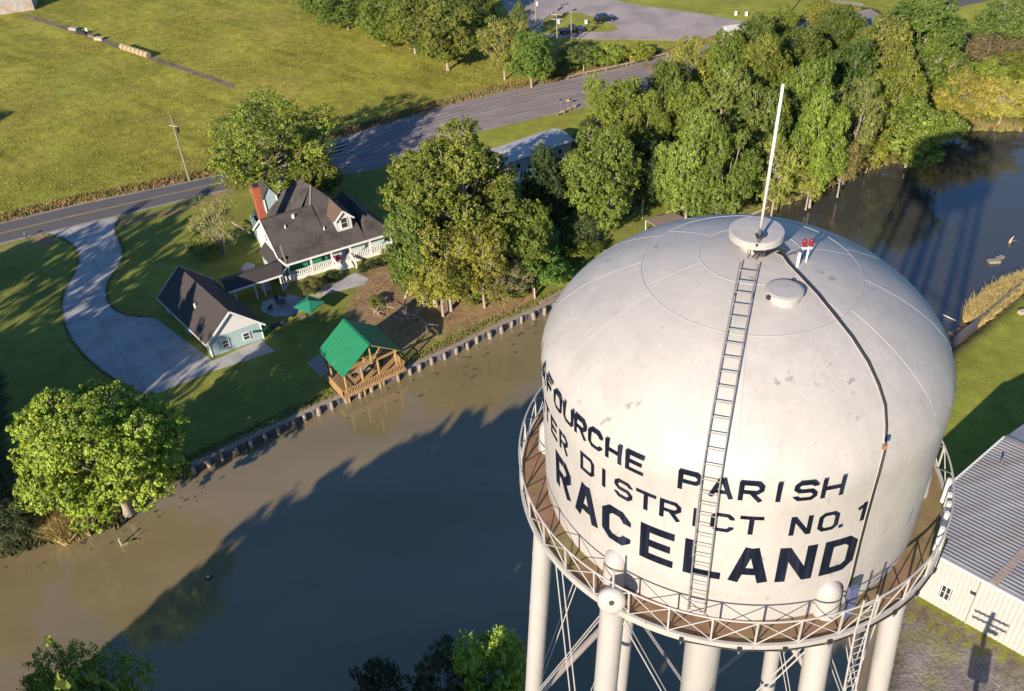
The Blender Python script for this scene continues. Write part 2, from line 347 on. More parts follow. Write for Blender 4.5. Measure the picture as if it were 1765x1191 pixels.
zone([(1400, 1010), (1583, 1040), (1765, 1150), (2000, 1290), (1990, 1300), (1765, 1165), (1560, 1052), (1400, 1050)], SOIL, .8)
zone([(1300, 1080), (1560, 1066), (1600, 1082), (1680, 1128), (1765, 1168), (2000, 1300), (2000, 1900), (1000, 1900)], GRAVEL, 1.0, np.clip(n2*2-1.25, 0, .8))
m = far | (pix[:, 1] > 1500); col[m] = FOREST; rough[m] = 1
bank = (soft.ravel() > .02) & ~near.ravel(); bt = np.clip(soft.ravel()*4, 0, 1)[:, None]; col = np.where(bank[:, None], col*(1-bt)+MUD*bt, col)
Z = -2.3*mk + np.where(rough.reshape(ny, nx) > .8, .12*(vnoise(P2, 3, 9)-.5).reshape(ny, nx), 0)*(mk < .05)
V = np.column_stack([P2, Z.ravel()])
ii, jj = np.meshgrid(np.arange(nx-1), np.arange(ny-1)); a = (jj*nx+ii).ravel()
quads = np.stack([a, a+1, a+nx+1, a+nx], 1)
me = fast_mesh('ground', V, quads, GROUND)
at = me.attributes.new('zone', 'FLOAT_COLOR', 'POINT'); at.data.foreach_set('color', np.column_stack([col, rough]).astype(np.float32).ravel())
me.polygons.foreach_set('use_smooth', np.ones(len(quads), bool))
o = bpy.data.objects.new('ground', me); C.objects.link(o); tag(o, kind='structure')
B = 4000; e = .02
V = [(-B, -B, -e), (B, -B, -e), (B, GY0, -e), (-B, GY0, -e), (-B, GY1, -e), (B, GY1, -e), (B, B, -e), (-B, B, -e), (GX0, GY0, -e), (GX0, GY1, -e), (GX1, GY0, -e), (GX1, GY1, -e)]
o = obj('terrain', V, [(0, 1, 2, 3), (4, 5, 6, 7), (3, 8, 9, 4), (10, 2, 5, 11)], GROUND); tag(o, kind='structure')
at = o.data.attributes.new('zone', 'FLOAT_COLOR', 'POINT'); at.data.foreach_set('color', np.tile([.27, .265, .04, 1.], len(V)))
o = obj('water', [(GX0, GY0, -1), (GX1, GY0, -1), (GX1, GY1, -1), (GX0, GY1, -1)], [(0, 1, 2, 3)], WATER); tag(o, kind='structure')

# ------------------------------------------------------------------ roads
def resample(pts, n):
    pts = np.asarray(pts, float); d = np.r_[0, np.cumsum(np.linalg.norm(np.diff(pts, axis=0), axis=1))]; t = np.linspace(0, d[-1], n)
    return np.stack([np.interp(t, d, pts[:, k]) for k in range(2)], 1)
def smooth_line(pts, n, k=6):
    q = resample(pts, n)
    for _ in range(k): q[1:-1] = (q[:-2]+2*q[1:-1]+q[2:])/4
    return q
def strip(name, up, lo, z, m, n=60, kind='structure', th=.03):
    A = smooth_line(world_poly(up), n); Bq = smooth_line(world_poly(lo), n); b = MB()
    V = [(p[0], p[1], z) for p in A]+[(p[0], p[1], z) for p in Bq]
    F = [(i, i+n, i+n+1, i+1) for i in range(n-1)]
    V += [(p[0], p[1], z-th) for p in A]+[(p[0], p[1], z-th) for p in Bq]
    F += [(i+1, i+1+2*n, i+2*n, i) for i in range(n-1)]+[(i+n, i+3*n, i+1+3*n, i+1+n) for i in range(n-1)]
    o = obj(name, V, F, m); tag(o, kind=kind); return o, A, Bq
up = [(-400, 478), (0, 385), (100, 359), (200, 338), (345, 309), (450, 283), (560, 247), (640, 221), (760, 185), (880, 154), (960, 141), (1080, 114), (1160, 94), (1300, 55), (1500, 15)]
lo = [(-400, 530), (0, 421), (90, 400), (190, 377), (340, 339), (420, 322), (540, 300), (640, 302), (720, 257), (810, 231), (900, 208), (1000, 188), (1100, 160), (1200, 130), (1340, 90), (1540, 40)]
road, RA, RB = strip('road', up, lo, .045, ASPH, 90, th=.2)
A_, B_ = RA, RB
def along(f0, f1, name, m, z, i0=0, i1=90, w0=None):
    n = i1-i0; V = [(*(A_[i]*(1-f0)+B_[i]*f0), z) for i in range(i0, i1)]+[(*(A_[i]*(1-f1)+B_[i]*f1), z) for i in range(i0, i1)]
    F = [(i, i+n, i+n+1, i+1) for i in range(n-1)]; return tag(obj(name, V, F, m), kind='structure')
along(.07, .93, 'road_surface', ASPHD, .050, 0, 34)
along(.485, .497, 'centre_line', YEL, .056, 0, 38); along(.513, .525, 'centre_line', YEL, .056, 0, 38)
WT = mat('worn_wheel_track', (.175, .15, .148), .9, .18, 1.0, col2=(.25, .21, .20), mixscale=.3, stretch=(.3, 1, 1, math.radians(-24)))
for f0 in (.14, .24, .33, .43, .56, .63, .73): along(f0, f0+.035, 'wheel_track', WT, .052, 34, 84)
strip('parking_lot', [(840, -40), (1010, -12), (1090, 8), (1200, 22), (1310, 42)], [(880, 30), (935, 66), (1100, 69), (1250, 72), (1310, 58)], .04, CONC2, 30)
o = obj('traffic_island', [(*G2(x, y), .05) for x, y in [(928, 40), (955, 24), (1000, 22), (1050, 40), (1068, 50), (1050, 55), (1010, 55), (990, 50), (960, 60), (935, 57)]], [tuple(range(9, -1, -1))], GROUND); tag(o, kind='structure')
at = o.data.attributes.new('zone', 'FLOAT_COLOR', 'POINT'); at.data.foreach_set('color', np.tile([.25, .26, .045, .4], 10))
strip('highway', [(1300, 70), (1460, 38), (1560, 15), (1650, -8), (1800, -40)], [(1330, 82), (1480, 52), (1580, 28), (1660, 10), (1800, -18)], .035, ASPHD, 30)
strip('footpath', [(1340, -12), (1420, -2), (1490, 6)], [(1340, -9), (1420, 2), (1488, 10)], .035, EDGE, 12)
strip('farm_track', [(45, 24), (130, 50), (210, 78), (300, 110), (370, 133), (405, 147)], [(45, 30), (130, 57), (210, 86), (300, 117), (370, 141), (402, 153)], .06, mat('track_earth', (.20, .145, .10), .95, .5, 1.2, col2=(.10, .09, .04), mixscale=.5), 40)
strip('roadside_path', [(520, 268), (600, 245)], [(545, 276), (590, 262)], .052, EDGE, 6)

# driveway: concrete slabs cut along real joints
import bmesh
def slabs(name, px, root, m, step, ang, z0=.04, gap=.03, mind=1):
    bm = bmesh.new(); P = world_poly(px); vs = [bm.verts.new((p[0], p[1], 0)) for p in P]; bm.faces.new(vs)
    for k in range(2):
        a = ang+k*math.pi/2; nrm = Vector((math.cos(a), math.sin(a), 0)); dd = P@np.array([nrm.x, nrm.y]); c = math.ceil(dd.min()/step)*step
        while c < dd.max():
            bmesh.ops.bisect_plane(bm, geom=bm.verts[:]+bm.edges[:]+bm.faces[:], plane_co=nrm*c, plane_no=nrm); c += step
    bmesh.ops.split_edges(bm, edges=bm.edges[:])
    for f in list(bm.faces):
        if f.calc_area() < .05: continue
        c = f.calc_center_median(); pts = []
        for v in f.verts:
            q = v.co-c; L = q.length; q = q*(1-gap/max(L, .2)); pts.append((c.x+q.x, c.y+q.y, z0+random.uniform(-.004, .004)))
        if f.normal.z < 0: pts = pts[::-1]
        MB().slab(pts, .05).build(name, m, root)
    bm.free()
def arc(pts, n): return [tuple(p) for p in smooth_line(pts, n, 3)]
dl = arc([(70, 402), (105, 406), (122, 414), (135, 425), (142, 445), (137, 465), (112, 490), (104, 525), (108, 560), (130, 598), (165, 632), (220, 668), (258, 684)], 26)
dr = arc([(206, 374), (196, 390), (194, 402), (208, 415), (216, 432), (212, 452), (195, 470), (182, 490), (181, 512), (192, 534), (220, 545), (262, 547)], 24)
outline_ = dl+[(366, 640), (475, 606), (450, 585), (367, 622), (268, 549)]+dr[::-1]
drv = empty('driveway', (*G2(200, 600), 0)); tag(drv, kind='structure')
slabs('slab', outline_, drv, CONC, 4.2, math.radians(34), gap=.035)
pat = empty('patio', (*G2(490, 530), 0)); tag(pat, kind='structure')
slabs('slab', [(452, 520), (475, 512), (500, 507), (525, 515), (522, 535), (500, 545), (470, 546), (450, 535)], pat, CONC, 2.5, .5)
slabs('slab', [(520, 505), (575, 488), (612, 470), (636, 480), (630, 490), (590, 500), (550, 512)], pat, CONC, 2.5, .5)
slabs('slab', [(415, 462), (425, 452), (440, 456), (436, 468), (420, 474)], pat, CONC, 2.5, .5)
slabs('slab', [(445, 485), (462, 480), (470, 500), (452, 504)], pat, CONC, 2.5, .5)
slabs('slab', [(528, 625), (553, 610), (568, 640), (556, 652)], pat, PLANK, .8, .9)

# ------------------------------------------------------------------ trees
def rand_dirs(n, r):
    v = r.normal(size=(n, 3)); return v/np.linalg.norm(v, axis=1)[:, None]
def tree_proto(seed, kind):
    """returns (crown mesh, trunk mesh); metric size: radius 8 m, height 16 m"""
    r = np.random.default_rng(seed); R, H = 8., 16.
    P = dict(oak=(36, 100, 19, .31, .40), big=(52, 96, 25, .27, .40), feather=(40, 54, 19, .27, .50), bush=(22, 80, 19, .36, .42), willow=(26, 14, 14, .30, .6), open=(17, 44, 14, .5, .45), wall=(30, 34, 16, .95, .42))[kind]
    nl, nc, nlv, ls, cr = P
    base = {'oak': .04, 'big': .04, 'feather': .05, 'bush': .01, 'willow': .08, 'wall': .02, 'open': .5}[kind]*H
    cz = (H+base)/2; rz = (H-base)/2
    lobes = []; k = 0
    while len(lobes) < nl and k < 5000:
        k += 1; d = rand_dirs(1, r)[0]
        if d[2] < -.93: continue
        rho = r.uniform(.45, .76) if kind != 'feather' else r.uniform(.4, .82)
        if kind == 'open': rho = r.uniform(.3, 1.0)
        lr = r.uniform(.19, .35)*(.62 if kind == 'open' else 1)*R*(1.05 if kind in ('bush', 'wall') else 1)*(.85 if kind in ('feather', 'willow', 'big') else 1)
        c = np.array([d[0]*rho*R, d[1]*rho*R, cz+d[2]*rho*rz])
        if c[2]-lr*.6 < .02*H*(base > 1): continue
        if all(np.linalg.norm((c-q[0])) > .52*(lr+q[1])*(.85 if nl > 20 else 1) for q in lobes): lobes.append((c, lr))
    cen = []; tn = []; out = []; cl = []
    for c, lr in lobes:
        d = rand_dirs(int(nc*(lr/(.28*R))**1.6)+4, r); d = d[(d[:, 2] > -.65)]
        lt = r.uniform(.85, 1.18)
        for q in d:
            cc = c+q*lr*r.uniform(.62, 1.08)*np.array([1, 1, .8]); rr = cr*lr*r.uniform(.6, 1.1)*.55; m_ = nlv
            u = rand_dirs(m_, r)*(r.random(m_)**.4)[:, None]*rr*np.array([1, 1, .75])
            if kind == 'willow': u[:, 2] *= 1.8
            pts = cc+u; cen.append(pts); o_ = .9*q+.5*u/rr+.25*np.array([0, 0, 1]); out.append(o_)
            tn.append(np.full(m_, lt*r.uniform(.75, 1.25)))
    cen = np.concatenate(cen); out = np.concatenate(out); tn = np.concatenate(tn)*r.uniform(.82, 1.18, len(cen))
    n = len(cen); nrm = out+r.normal(size=(n, 3))*.62; nrm /= np.linalg.norm(nrm, axis=1)[:, None]
    t = np.cross(nrm, r.normal(size=(n, 3))); t /= np.linalg.norm(t, axis=1)[:, None]; b = np.cross(nrm, t)
    s = ls*r.uniform(.6, 1.25, n)[:, None]
    V = np.stack([cen-t*s*.5, cen+b*s*.36-nrm*s*.08, cen+t*s*.5, cen-b*s*.36-nrm*s*.08], 1).reshape(-1, 3)
    F = np.arange(n*4).reshape(n, 4)
    crown = fast_mesh('crown', V, F, LEAF, tn)
    mb = MB(); top = np.array([0, 0, base+.15*(H-base)])
    tr = {'oak': .34, 'big': .36, 'feather': .26, 'bush': .15, 'willow': .2, 'wall': .5, 'open': .2}[kind]; top = np.array([0, 0, .36*H])
    p0 = np.array([0, 0, -.4])
    if kind == 'willow':
        for c, lr in lobes: 
            m1 = c*np.array([.35, .35, .5])+r.normal(size=3)*.2; mb.tube([p0+r.normal(size=3)*[.3, .3, 0], m1, c, c+[0, 0, lr]], [.14, .09, .05, .02], 5, False)
    else:
        mb.tube([p0, [.05, 0, .5], top*[1, 1, .6]+[.15, .1, 0], top], [tr*1.5, tr*1.05, tr*.9, tr*.75], 9, False)
        for c, lr in lobes:
            h = r.uniform(.55, 1.0); st = np.array([0, 0, top[2]*h]); mid = st*.5+c*.5+np.array([0, 0, -.1*lr])+r.normal(size=3)*.35
            mb.tube([st, mid, c], [tr*.48, tr*.3, tr*.16], 6, False)
            for _ in range(5 if kind != 'bush' else 2):
                d = rand_dirs(1, r)[0]; d[2] = abs(d[2])*.7; mb.tube([mid*.4+c*.6, c+d*lr*.55, c+d*lr*(.95 if kind != 'feather' else 1.12)], [tr*.17, tr*.10, tr*.035], 4, False)
    tm = bpy.data.meshes.new('trunk'); tm.from_pydata(mb.V, [], mb.F); tm.polygons.foreach_set('use_smooth', [True]*len(tm.polygons))
    return crown, tm
PROTO = {k: [tree_proto(100*i+j, k) for j in range(c)] for i, (k, c) in enumerate((('oak', 5), ('big', 2), ('feather', 3), ('bush', 3), ('willow', 1), ('wall', 2), ('open', 4)))}
TREES = []
def tree_at(x, y, H, R, kind, color, label, cat='tree', group=None, name=None, bark=None, var=None, rz=None, tilt=(0, 0)):
    root = empty(name or {'bush': 'shrub', 'willow': 'willow_tree'}.get(kind, 'broadleaf_tree'), (x, y, -.05), label, cat, group)
    j = (len(TREES) if var is None else var) % len(PROTO[kind]); cm, tm = PROTO[kind][j]
    root.scale = (R/8., R/8., H/16.); root.rotation_euler = (tilt[0], tilt[1], random.uniform(0, 6.28) if rz is None else rz)
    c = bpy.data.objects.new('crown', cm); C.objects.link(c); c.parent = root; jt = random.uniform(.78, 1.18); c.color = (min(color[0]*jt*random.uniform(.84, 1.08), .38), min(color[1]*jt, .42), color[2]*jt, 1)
    t = bpy.data.objects.new('trunk', tm); C.objects.link(t); t.parent = root
    if not tm.materials: tm.materials.append(BARK)
    if bark:
        t.material_slots[0].link = 'OBJECT'; t.material_slots[0].material = bark
    TREES.append(root); return root
def tree(px, py, wpx, H, kind, color, label, lowfrac=None, **k):
    """crown centre pixel and crown width in pixels"""
    zc = H*({'oak': .62, 'big': .6, 'feather': .58, 'bush': .45, 'willow': .5, 'wall': .5, 'open': .75}[kind] if lowfrac is None else lowfrac)
    p = G(px, py, zc); depth = (p-EYE)@FW; R = wpx/2*depth/FPX
    return tree_at(p[0], p[1], H, R, kind, color, label, **k)
DG = (.115, .165, .026); MG = (.185, .235, .032); LG = (.26, .30, .038); YG = (.34, .33, .05); BR = (.27, .22, .06); SG = (.06, .10, .025)  # SG: shade put into the leaf colour of trees standing in shade

tree(172, 775, 318, 19, 'big', (0.364, 0.406, 0.049), 'large bright yellow-green tree on the near corner of the lawn by the bayou', lowfrac=.50, var=0, rz=1.2); TREES[-1].children[0].color = (.27, .37, .045, 1)
tree(785, 322, 285, 24, 'big', MG, 'tall spreading oak with pale bare limbs in the back yard beside the house', var=1, rz=.6, bark=mat('bleached_bark', (.50, .43, .35), .9, .2, 3))
tree(715, 420, 130, 17, 'oak', (0.168, 0.217, 0.039), 'green tree crown lower left of the tall oak, against the porch end', var=1)
tree(900, 395, 120, 15, 'oak', MG, 'leafy green tree reaching right from behind the tall oak', var=2)
tree(752, 450, 165, 16, 'feather', YG, 'sparse yellow-green tree with two pale trunks above the fallen branches', var=0, cat='tree')
tree(828, 440, 140, 15, 'feather', YG, 'thin yellowish tree just right of the twin pale trunks', var=1)
tree(872, 470, 100, 8, 'feather', (0.280, 0.238, 0.098), 'brownish thin undergrowth tree beside the broken white fence', var=2)
tree(925, 460, 110, 8, 'bush', (0.210, 0.308, 0.049), 'bright green low tree on the bank behind the broken fence')
tree(462, 235, 250, 20, 'feather', LG, 'tall airy light green tree between the road and the brick chimney', var=0, rz=2.)
tree(400, 250, 80, 13, 'feather', LG, 'small airy tree left of the tall one beside the road', var=1)
tree(540, 295, 110, 10, 'oak', (0.154, 0.196, 0.031), 'rounded green tree behind the roof peak of the blue house', var=3)
tree(425, 300, 100, 8, 'bush', (0.168, 0.210, 0.031), 'dense green tree by the road just left of the chimney')
tree(372, 388, 112, 11, 'willow', (0.280, 0.280, 0.084), 'wispy half-bare shrub tree on the front lawn left of the house')
tree(352, 425, 66, 4, 'bush', (0.182, 0.238, 0.042), 'low green bush at the foot of the wispy lawn tree', cat='shrub')
tree(1030, 292, 165, 19, 'oak', (0.168, 0.231, 0.036), 'full round sunlit tree standing in front of the woods, left end', var=0, rz=3.)
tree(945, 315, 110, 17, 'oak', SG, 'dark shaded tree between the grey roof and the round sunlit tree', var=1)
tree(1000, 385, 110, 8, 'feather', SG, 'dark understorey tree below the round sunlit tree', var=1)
tree(20, 900, 90, 6, 'bush', (0.070, 0.105, 0.042), 'dark bush at the left edge of the photo on the bayou bank', cat='shrub')
tree(-30, 850, 110, 8, 'bush', (0.070, 0.105, 0.042), 'dark bush half outside the left edge above the bank', cat='shrub')
tree(160, 1215, 235, 20, 'feather', (0.364, 0.420, 0.056), 'sunlit treetop rising at the bottom left corner from the near bank', var=1, rz=1.)
tree(858, 1195, 165, 17, 'bush', (0.35, 0.42, 0.056), 'bright sunlit treetop at the bottom edge left of the tower legs', var=2, rz=2)
tree(765, 1180, 180, 12, 'feather', (0.056, 0.077, 0.028), 'dark shaded treetop at the bottom edge beside the bright one', var=0, group='shaded treetops on the near bank')  # crown colour itself darkened to carry the shade
tree(655, 1190, 120, 10, 'feather', (0.042, 0.056, 0.025), 'thin dark treetop at the bottom edge, farthest left of the shaded pair', var=2)  # shade painted into the leaf colour here too
F_ = [ # forest: px, py, width, height, kind, colour, label
 (1150, 140, 80, 14, 'oak', DG, 'dark green tree at the left end of the woods nearest the road'),
 (1075, 175, 100, 14, 'oak', MG, 'leafy tree at the road corner of the woods beside the wooden barrier'),
 (1030, 165, 66, 12, 'feather', LG, 'thin pale green tree at the outer road edge of the woods'),
 (1115, 215, 90, 16, 'oak', MG, 'green tree just inside the woods behind the round sunlit tree'),
 (1190, 105, 90, 14, 'feather', LG, 'pale feathery tree beside the road near the dark green one'),
 (1180, 190, 105, 18, 'oak', MG, 'mid-green tree left of the mast top among the woods'),
 (1245, 180, 110, 19, 'oak', (0.182, 0.224, 0.042), 'broad tree directly left of the antenna mast tip'),
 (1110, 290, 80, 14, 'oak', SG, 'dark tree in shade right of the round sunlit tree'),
 (1190, 275, 120, 20, 'oak', (0.196, 0.252, 0.042), 'big sunlit tree above the flat brown shed roof'),
 (1255, 285, 110, 19, 'oak', MG, 'tall tree directly above the dome of the tank'),
 (1240, 340, 70, 10, 'feather', (0.238, 0.280, 0.056), 'lighter low tree at the wood edge above the dome'),
 (1300, 65, 80, 14, 'oak', DG, 'dark tree at the back of the woods beside the parking lot'),
 (1250, 95, 80, 14, 'oak', MG, 'tree at the back left of the woods under the parking lot corner'),
 (1320, 120, 105, 18, 'oak', MG, 'round tree behind the antenna mast tip'),
 (1310, 215, 110, 20, 'oak', (0.182, 0.231, 0.039), 'tree crossed by the antenna mast in the middle of the woods'),
 (1340, 290, 90, 15, 'feather', (0.252, 0.280, 0.049), 'yellow-green shore tree right of the antenna mast'),
 (1385, 85, 100, 15, 'oak', DG, 'dark rounded tree at the back of the woods, centre'),
 (1390, 165, 110, 20, 'oak', MG, 'tall mid-wood tree with pale limbs right of the mast tip'),
 (1415, 235, 100, 19, 'oak', MG, 'green tree on the slope to the shore, centre of the woods'),
 (1400, 290, 80, 12, 'feather', LG, 'light feathery tree leaning over the shore, centre'),
 (1450, 45, 90, 14, 'oak', DG, 'dark tree at the far back beside the highway'),
 (1465, 120, 100, 18, 'oak', DG, 'dark green tree back centre of the woods'),
 (1475, 205, 105, 19, 'feather', (0.238, 0.252, 0.056), 'olive tree with fine foliage above the shore'),
 (1455, 275, 76, 11, 'feather', BR, 'brownish thin tree leaning at the water edge'),
 (1520, 85, 120, 19, 'oak', (0.238, 0.266, 0.049), 'yellowish tall tree in the back right of the woods'),
 (1500, 262, 60, 8, 'bush', LG, 'small bright bush tree on the shore beside the overhanging tree'),
 (1580, 45, 150, 19, 'oak', DG, 'large dark oak with visible forked trunks behind the woods'),
 (1545, 155, 100, 18, 'oak', MG, 'green tree between the dark oak and the overhanging shore tree'),
 (1575, 225, 165, 14, 'bush', (0.210, 0.266, 0.042), 'big domed bright tree overhanging the pond'),
 (1620, 115, 110, 15, 'oak', MG, 'feathery mid-green tree right of the dark oak'),
 (1665, 160, 120, 11, 'feather', YG, 'yellow-green scrub tree on the right shore'),
 (1640, 190, 70, 7, 'bush', LG, 'low bright scrub right of the overhanging tree'),
 (1715, 85, 120, 8, 'feather', (0.196, 0.168, 0.070), 'brown-green scrub below the isolated oak'),
 (1735, 165, 110, 9, 'feather', YG, 'golden scrub at the right shore by the photo edge'),
 (1740, 30, 110, 13, 'oak', (0.112, 0.168, 0.031), 'isolated dark oak at the top right corner'),
 (1765, 115, 90, 8, 'bush', MG, 'green scrub at the right edge above the golden scrub'),
 (1700, 135, 80, 8, 'bush', MG, 'green scrub between the yellow scrub and the brown one'),
 (1420, 20, 70, 10, 'feather', LG, 'thin light tree beside the far path'),
 (1345, 35, 60, 10, 'oak', MG, 'small tree at the back of the woods nearest the white mailboxes'),
 (595, 20, 125, 10, 'bush', (0.112, 0.175, 0.028), 'dark rounded thicket at the top of the field, leftmost'),
 (545, 2, 80, 9, 'bush', (0.126, 0.182, 0.028), 'small thicket at the top edge left of the dark rounded one'),
 (655, 18, 100, 13, 'oak', MG, 'tree at the top edge right of the dark thicket'),
 (708, 26, 110, 14, 'oak', (0.196, 0.252, 0.039), 'lighter tree in the top treeline left of the tallest one'),
 (765, 42, 135, 16, 'oak', (0.182, 0.224, 0.036), 'tallest green tree in the top treeline left of the yellow one'),
 (690, -15, 100, 12, 'oak', DG, 'tree cut by the top edge behind the treeline'),
 (820, -8, 80, 12, 'oak', DG, 'dark tree cut by the top edge behind the yellow tree'),
 (866, 72, 112, 14, 'feather', (0.364, 0.336, 0.063), 'yellowish rounded tree left of the front utility pole'),
 (914, 90, 92, 12, 'oak', (0.126, 0.210, 0.031), 'darker green tree pressed against the yellow one'),
 (893, 32, 38, 11, 'feather', MG, 'slim green tree behind the yellow one'),
 (1000, 98, 80, 6, 'bush', (0.182, 0.224, 0.049), 'bushy clump beside the road behind the guardrail'),
 (1048, 95, 70, 5, 'bush', LG, 'pale bushy clump behind the yellow marker posts'),
 (1100, 90, 60, 4, 'bush', LG, 'pale green roadside clump left of the woods near the parking lot'),
 (740, 80, 70, 6, 'bush', DG, 'low dark thicket under the tallest tree of the top treeline'),
 (680, 60, 80, 6, 'bush', MG, 'low thicket along the foot of the top treeline'),
 (830, 40, 60, 9, 'oak', MG, 'green tree between the tallest one and the yellow one'),
 (960, 118, 40, 3, 'bush', (0.168, 0.210, 0.042), 'small weed clump at the foot of the utility pole'),
]
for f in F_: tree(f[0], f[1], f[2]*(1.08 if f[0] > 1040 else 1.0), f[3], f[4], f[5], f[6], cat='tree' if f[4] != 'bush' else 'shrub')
# the wood's dense undergrowth, low masses between the crowns
for i, (x, y, ww) in enumerate([(1120, 330, 70), (1165, 335, 60), (1370, 325, 44), (1425, 305, 40), (1530, 268, 50), (1700, 195, 60), (1755, 195, 60), (1085, 240, 60), (1290, 345, 40)]):
    tree(x, y, ww, 3.5, 'bush', (.12, .14, .03) if i % 2 else (.17, .17, .04),
         ['low shrub in the shade at the foot of the woods beside the lawn', 'low shrub right of the shaded one at the lawn edge', 'low shrub at the waterline behind the dome', 'low shrub at the waterline below the leaning trees', 'low shrub on the shore at the root of the domed tree',
          'low shrub on the pale bank at right', 'low shrub on the pale bank at the photo edge', 'low shrub behind the round sunlit tree', 'low shrub beside the pale fallen trunk on the shore'][i], cat='shrub')
for i, (x, y, ww) in enumerate([(538, 492, 50), (570, 478, 34), (645, 455, 26), (660, 448, 24), (682, 438, 26), (625, 462, 20)]):
    tree(x, y, ww, 1.8 if i else 3.2, 'bush', (.16, .14, .045) if i == 0 else (.07, .10, .03),
         ['tan-green shrub at the porch corner beside the umbrella', 'dark shrub below the white porch rail', 'clipped dark bush right of the porch steps', 'second clipped dark bush along the porch foundation', 'clipped dark bush at the right porch end', 'small clipped bush against the porch steps'][i], cat='shrub')
for x, y, ww, hh, cc, lab in [(812, 505, 60, 3.2, (.17, .22, .035), 'green undergrowth bush right of the twin pale trunks'), (845, 500, 70, 3, (.26, .24, .06), 'yellowish scrub under the thin trees'), (890, 500, 50, 2.6, (.16, .26, .04), 'small green bush against the broken fence'), (700, 470, 60, 3, (.17, .23, .035), 'green bush at the foot of the big oak near the porch'), (790, 500, 40, 2.4, (.22, .25, .04), 'small light bush just behind the twin pale trunks'), (650, 520, 40, 1.6, (.18, .2, .05), 'low weedy clump on the dry grass above the twig pile'), (1000, 430, 90, 3, (.2, .26, .04), 'low green saplings on the grassy bank beyond the left shoulder of the dome'), (955, 470, 90, 3.4, (.22, .3, .045), 'bright green saplings on the bank at the left shoulder of the dome')]:
    tree(x, y, ww, hh, 'bush', cc, lab, cat='shrub')
# trees beyond the frame whose shade lies across the picture
def caster(px, py, R=7, H=27, kind='oak', z=0, lab='tree outside the frame whose shade crosses the yard', grp='trees outside the left edge', fr=.78):
    s_ = G2(px, py, z)-SH*SUNK*(H*fr-z)
    tree_at(s_[0], s_[1], H, R, kind, MG, lab, group=grp)
for px, py, R, kd in [(250, 600, 7, 'wall'), (300, 565, 6, 'wall'), (190, 560, 6, 'wall'), (150, 470, 6, 'open'), (125, 430, 5.5, 'open'), (30, 445, 6.5, 'wall'), (60, 620, 6.5, 'wall'), (130, 640, 7, 'wall'), (-60, 590, 7, 'wall'), (20, 700, 8, 'wall'), (285, 400, 6.5, 'open'), (390, 440, 5, 'wall'), (230, 640, 7, 'wall'), (-90, 700, 8, 'wall'), (230, 470, 6, 'open'), (180, 430, 6, 'open'), (310, 640, 5, 'open'), (330, 450, 4.5, 'wall'), (75, 435, 5, 'wall'), (-10, 470, 5, 'wall'), (95, 580, 5, 'wall'), (20, 600, 6.5, 'wall')]:
    caster(px, py, R, 27, kd)
caster(-10, 205, 4, 14)
for px, py, R, z, kd in [(295, 480, 4.2, 5, 'wall'), (325, 520, 3.2, 4.5, 'wall'), (278, 470, 3.5, 5, 'wall')]:
    caster(px, py, R, 27, kd, z, 'slender tree outside the frame whose broken shade dapples the lawn', 'slender trees outside the left edge')
for px, py in [(330, 1085), (395, 1005), (470, 925), (560, 858), (650, 805), (740, 765), (830, 725), (930, 700), (1040, 720), (1150, 790), (1250, 890), (1330, 1000), (1400, 1100)]:
    H = 31+random.uniform(-1.5, 1.5); s_ = G2(px, py, -1)-SH*SUNK*H*.90
    tree_at(s_[0], s_[1], H, 7.5, 'wall', MG, 'tall tree behind the camera whose shade darkens the water', group='tall trees on the near bank behind the camera')

# ------------------------------------------------------------------ rough grass, reeds
def tufts(name, pts, h, wd, m, blades=4, lab=None, cat=None, seed=1, parent=None):
    r = np.random.default_rng(seed); n = len(pts); k = blades
    b = np.repeat(pts, k, axis=0)+np.column_stack([r.normal(0, wd*.9, (n*k, 2)), np.zeros(n*k)])
    a = r.uniform(0, 6.28, n*k); hh = h*r.uniform(.5, 1.2, n*k); l = r.normal(0, .35, (n*k, 2))*hh[:, None]
    dx = np.column_stack([np.cos(a), np.sin(a), np.zeros(n*k)])*wd*.5
    V = np.stack([b-dx, b+dx, b+np.column_stack([l, hh])], 1).reshape(-1, 3)
    me = fast_mesh(name, V, np.arange(n*k*3).reshape(-1, 3), m); o = bpy.data.objects.new(name, me); C.objects.link(o); tag(o, lab, cat, kind='stuff'); return o
q = np.column_stack([RNG.uniform(-110, 70, 60000), RNG.uniform(130, 300, 60000)]); pq = PX(np.column_stack([q, np.zeros(len(q))]))
rp = np.array([(0, 380), (330, 305), (560, 240), (760, 178), (1160, 88), (1160, 60), (935, 75), (900, -60), (-200, -60), (-200, 430)])
ok = inpoly(pq, rp); q = q[ok]; q = q[vnoise(q, 5, 21) > .22]
q = q[~inpoly(PX(np.column_stack([q, np.zeros(len(q))])), [(30, 20), (130, 46), (300, 106), (408, 145), (400, 156), (300, 122), (130, 60), (30, 34)])]
tufts('rough_grass', np.column_stack([q, np.zeros(len(q))]), .22, .12, GRASSM, 4, 'rough yellow-green pasture grass covering the field beyond the road', 'grass')
q = np.column_stack([RNG.uniform(0, 1, 5000), RNG.uniform(0, 1, 5000)]); i = (q[:, 0]*88).astype(int); q = RA[i]+(RA[i+1]-RA[i])*(q[:, :1]*88-i[:, None])+(RA[i]-RB[i])/np.linalg.norm(RA[i]-RB[i], axis=1)[:, None]*(q[:, 1:]*3+.3)
tufts('verge_weeds', np.column_stack([q, np.zeros(len(q))]), .5, .25, mat('verge_weed_blades', (.20, .17, .05), .9, .4, .5, col2=(.32, .20, .09), mixscale=.4), 4, 'weedy brown and green verge along the far side of the road', 'weeds', seed=4)
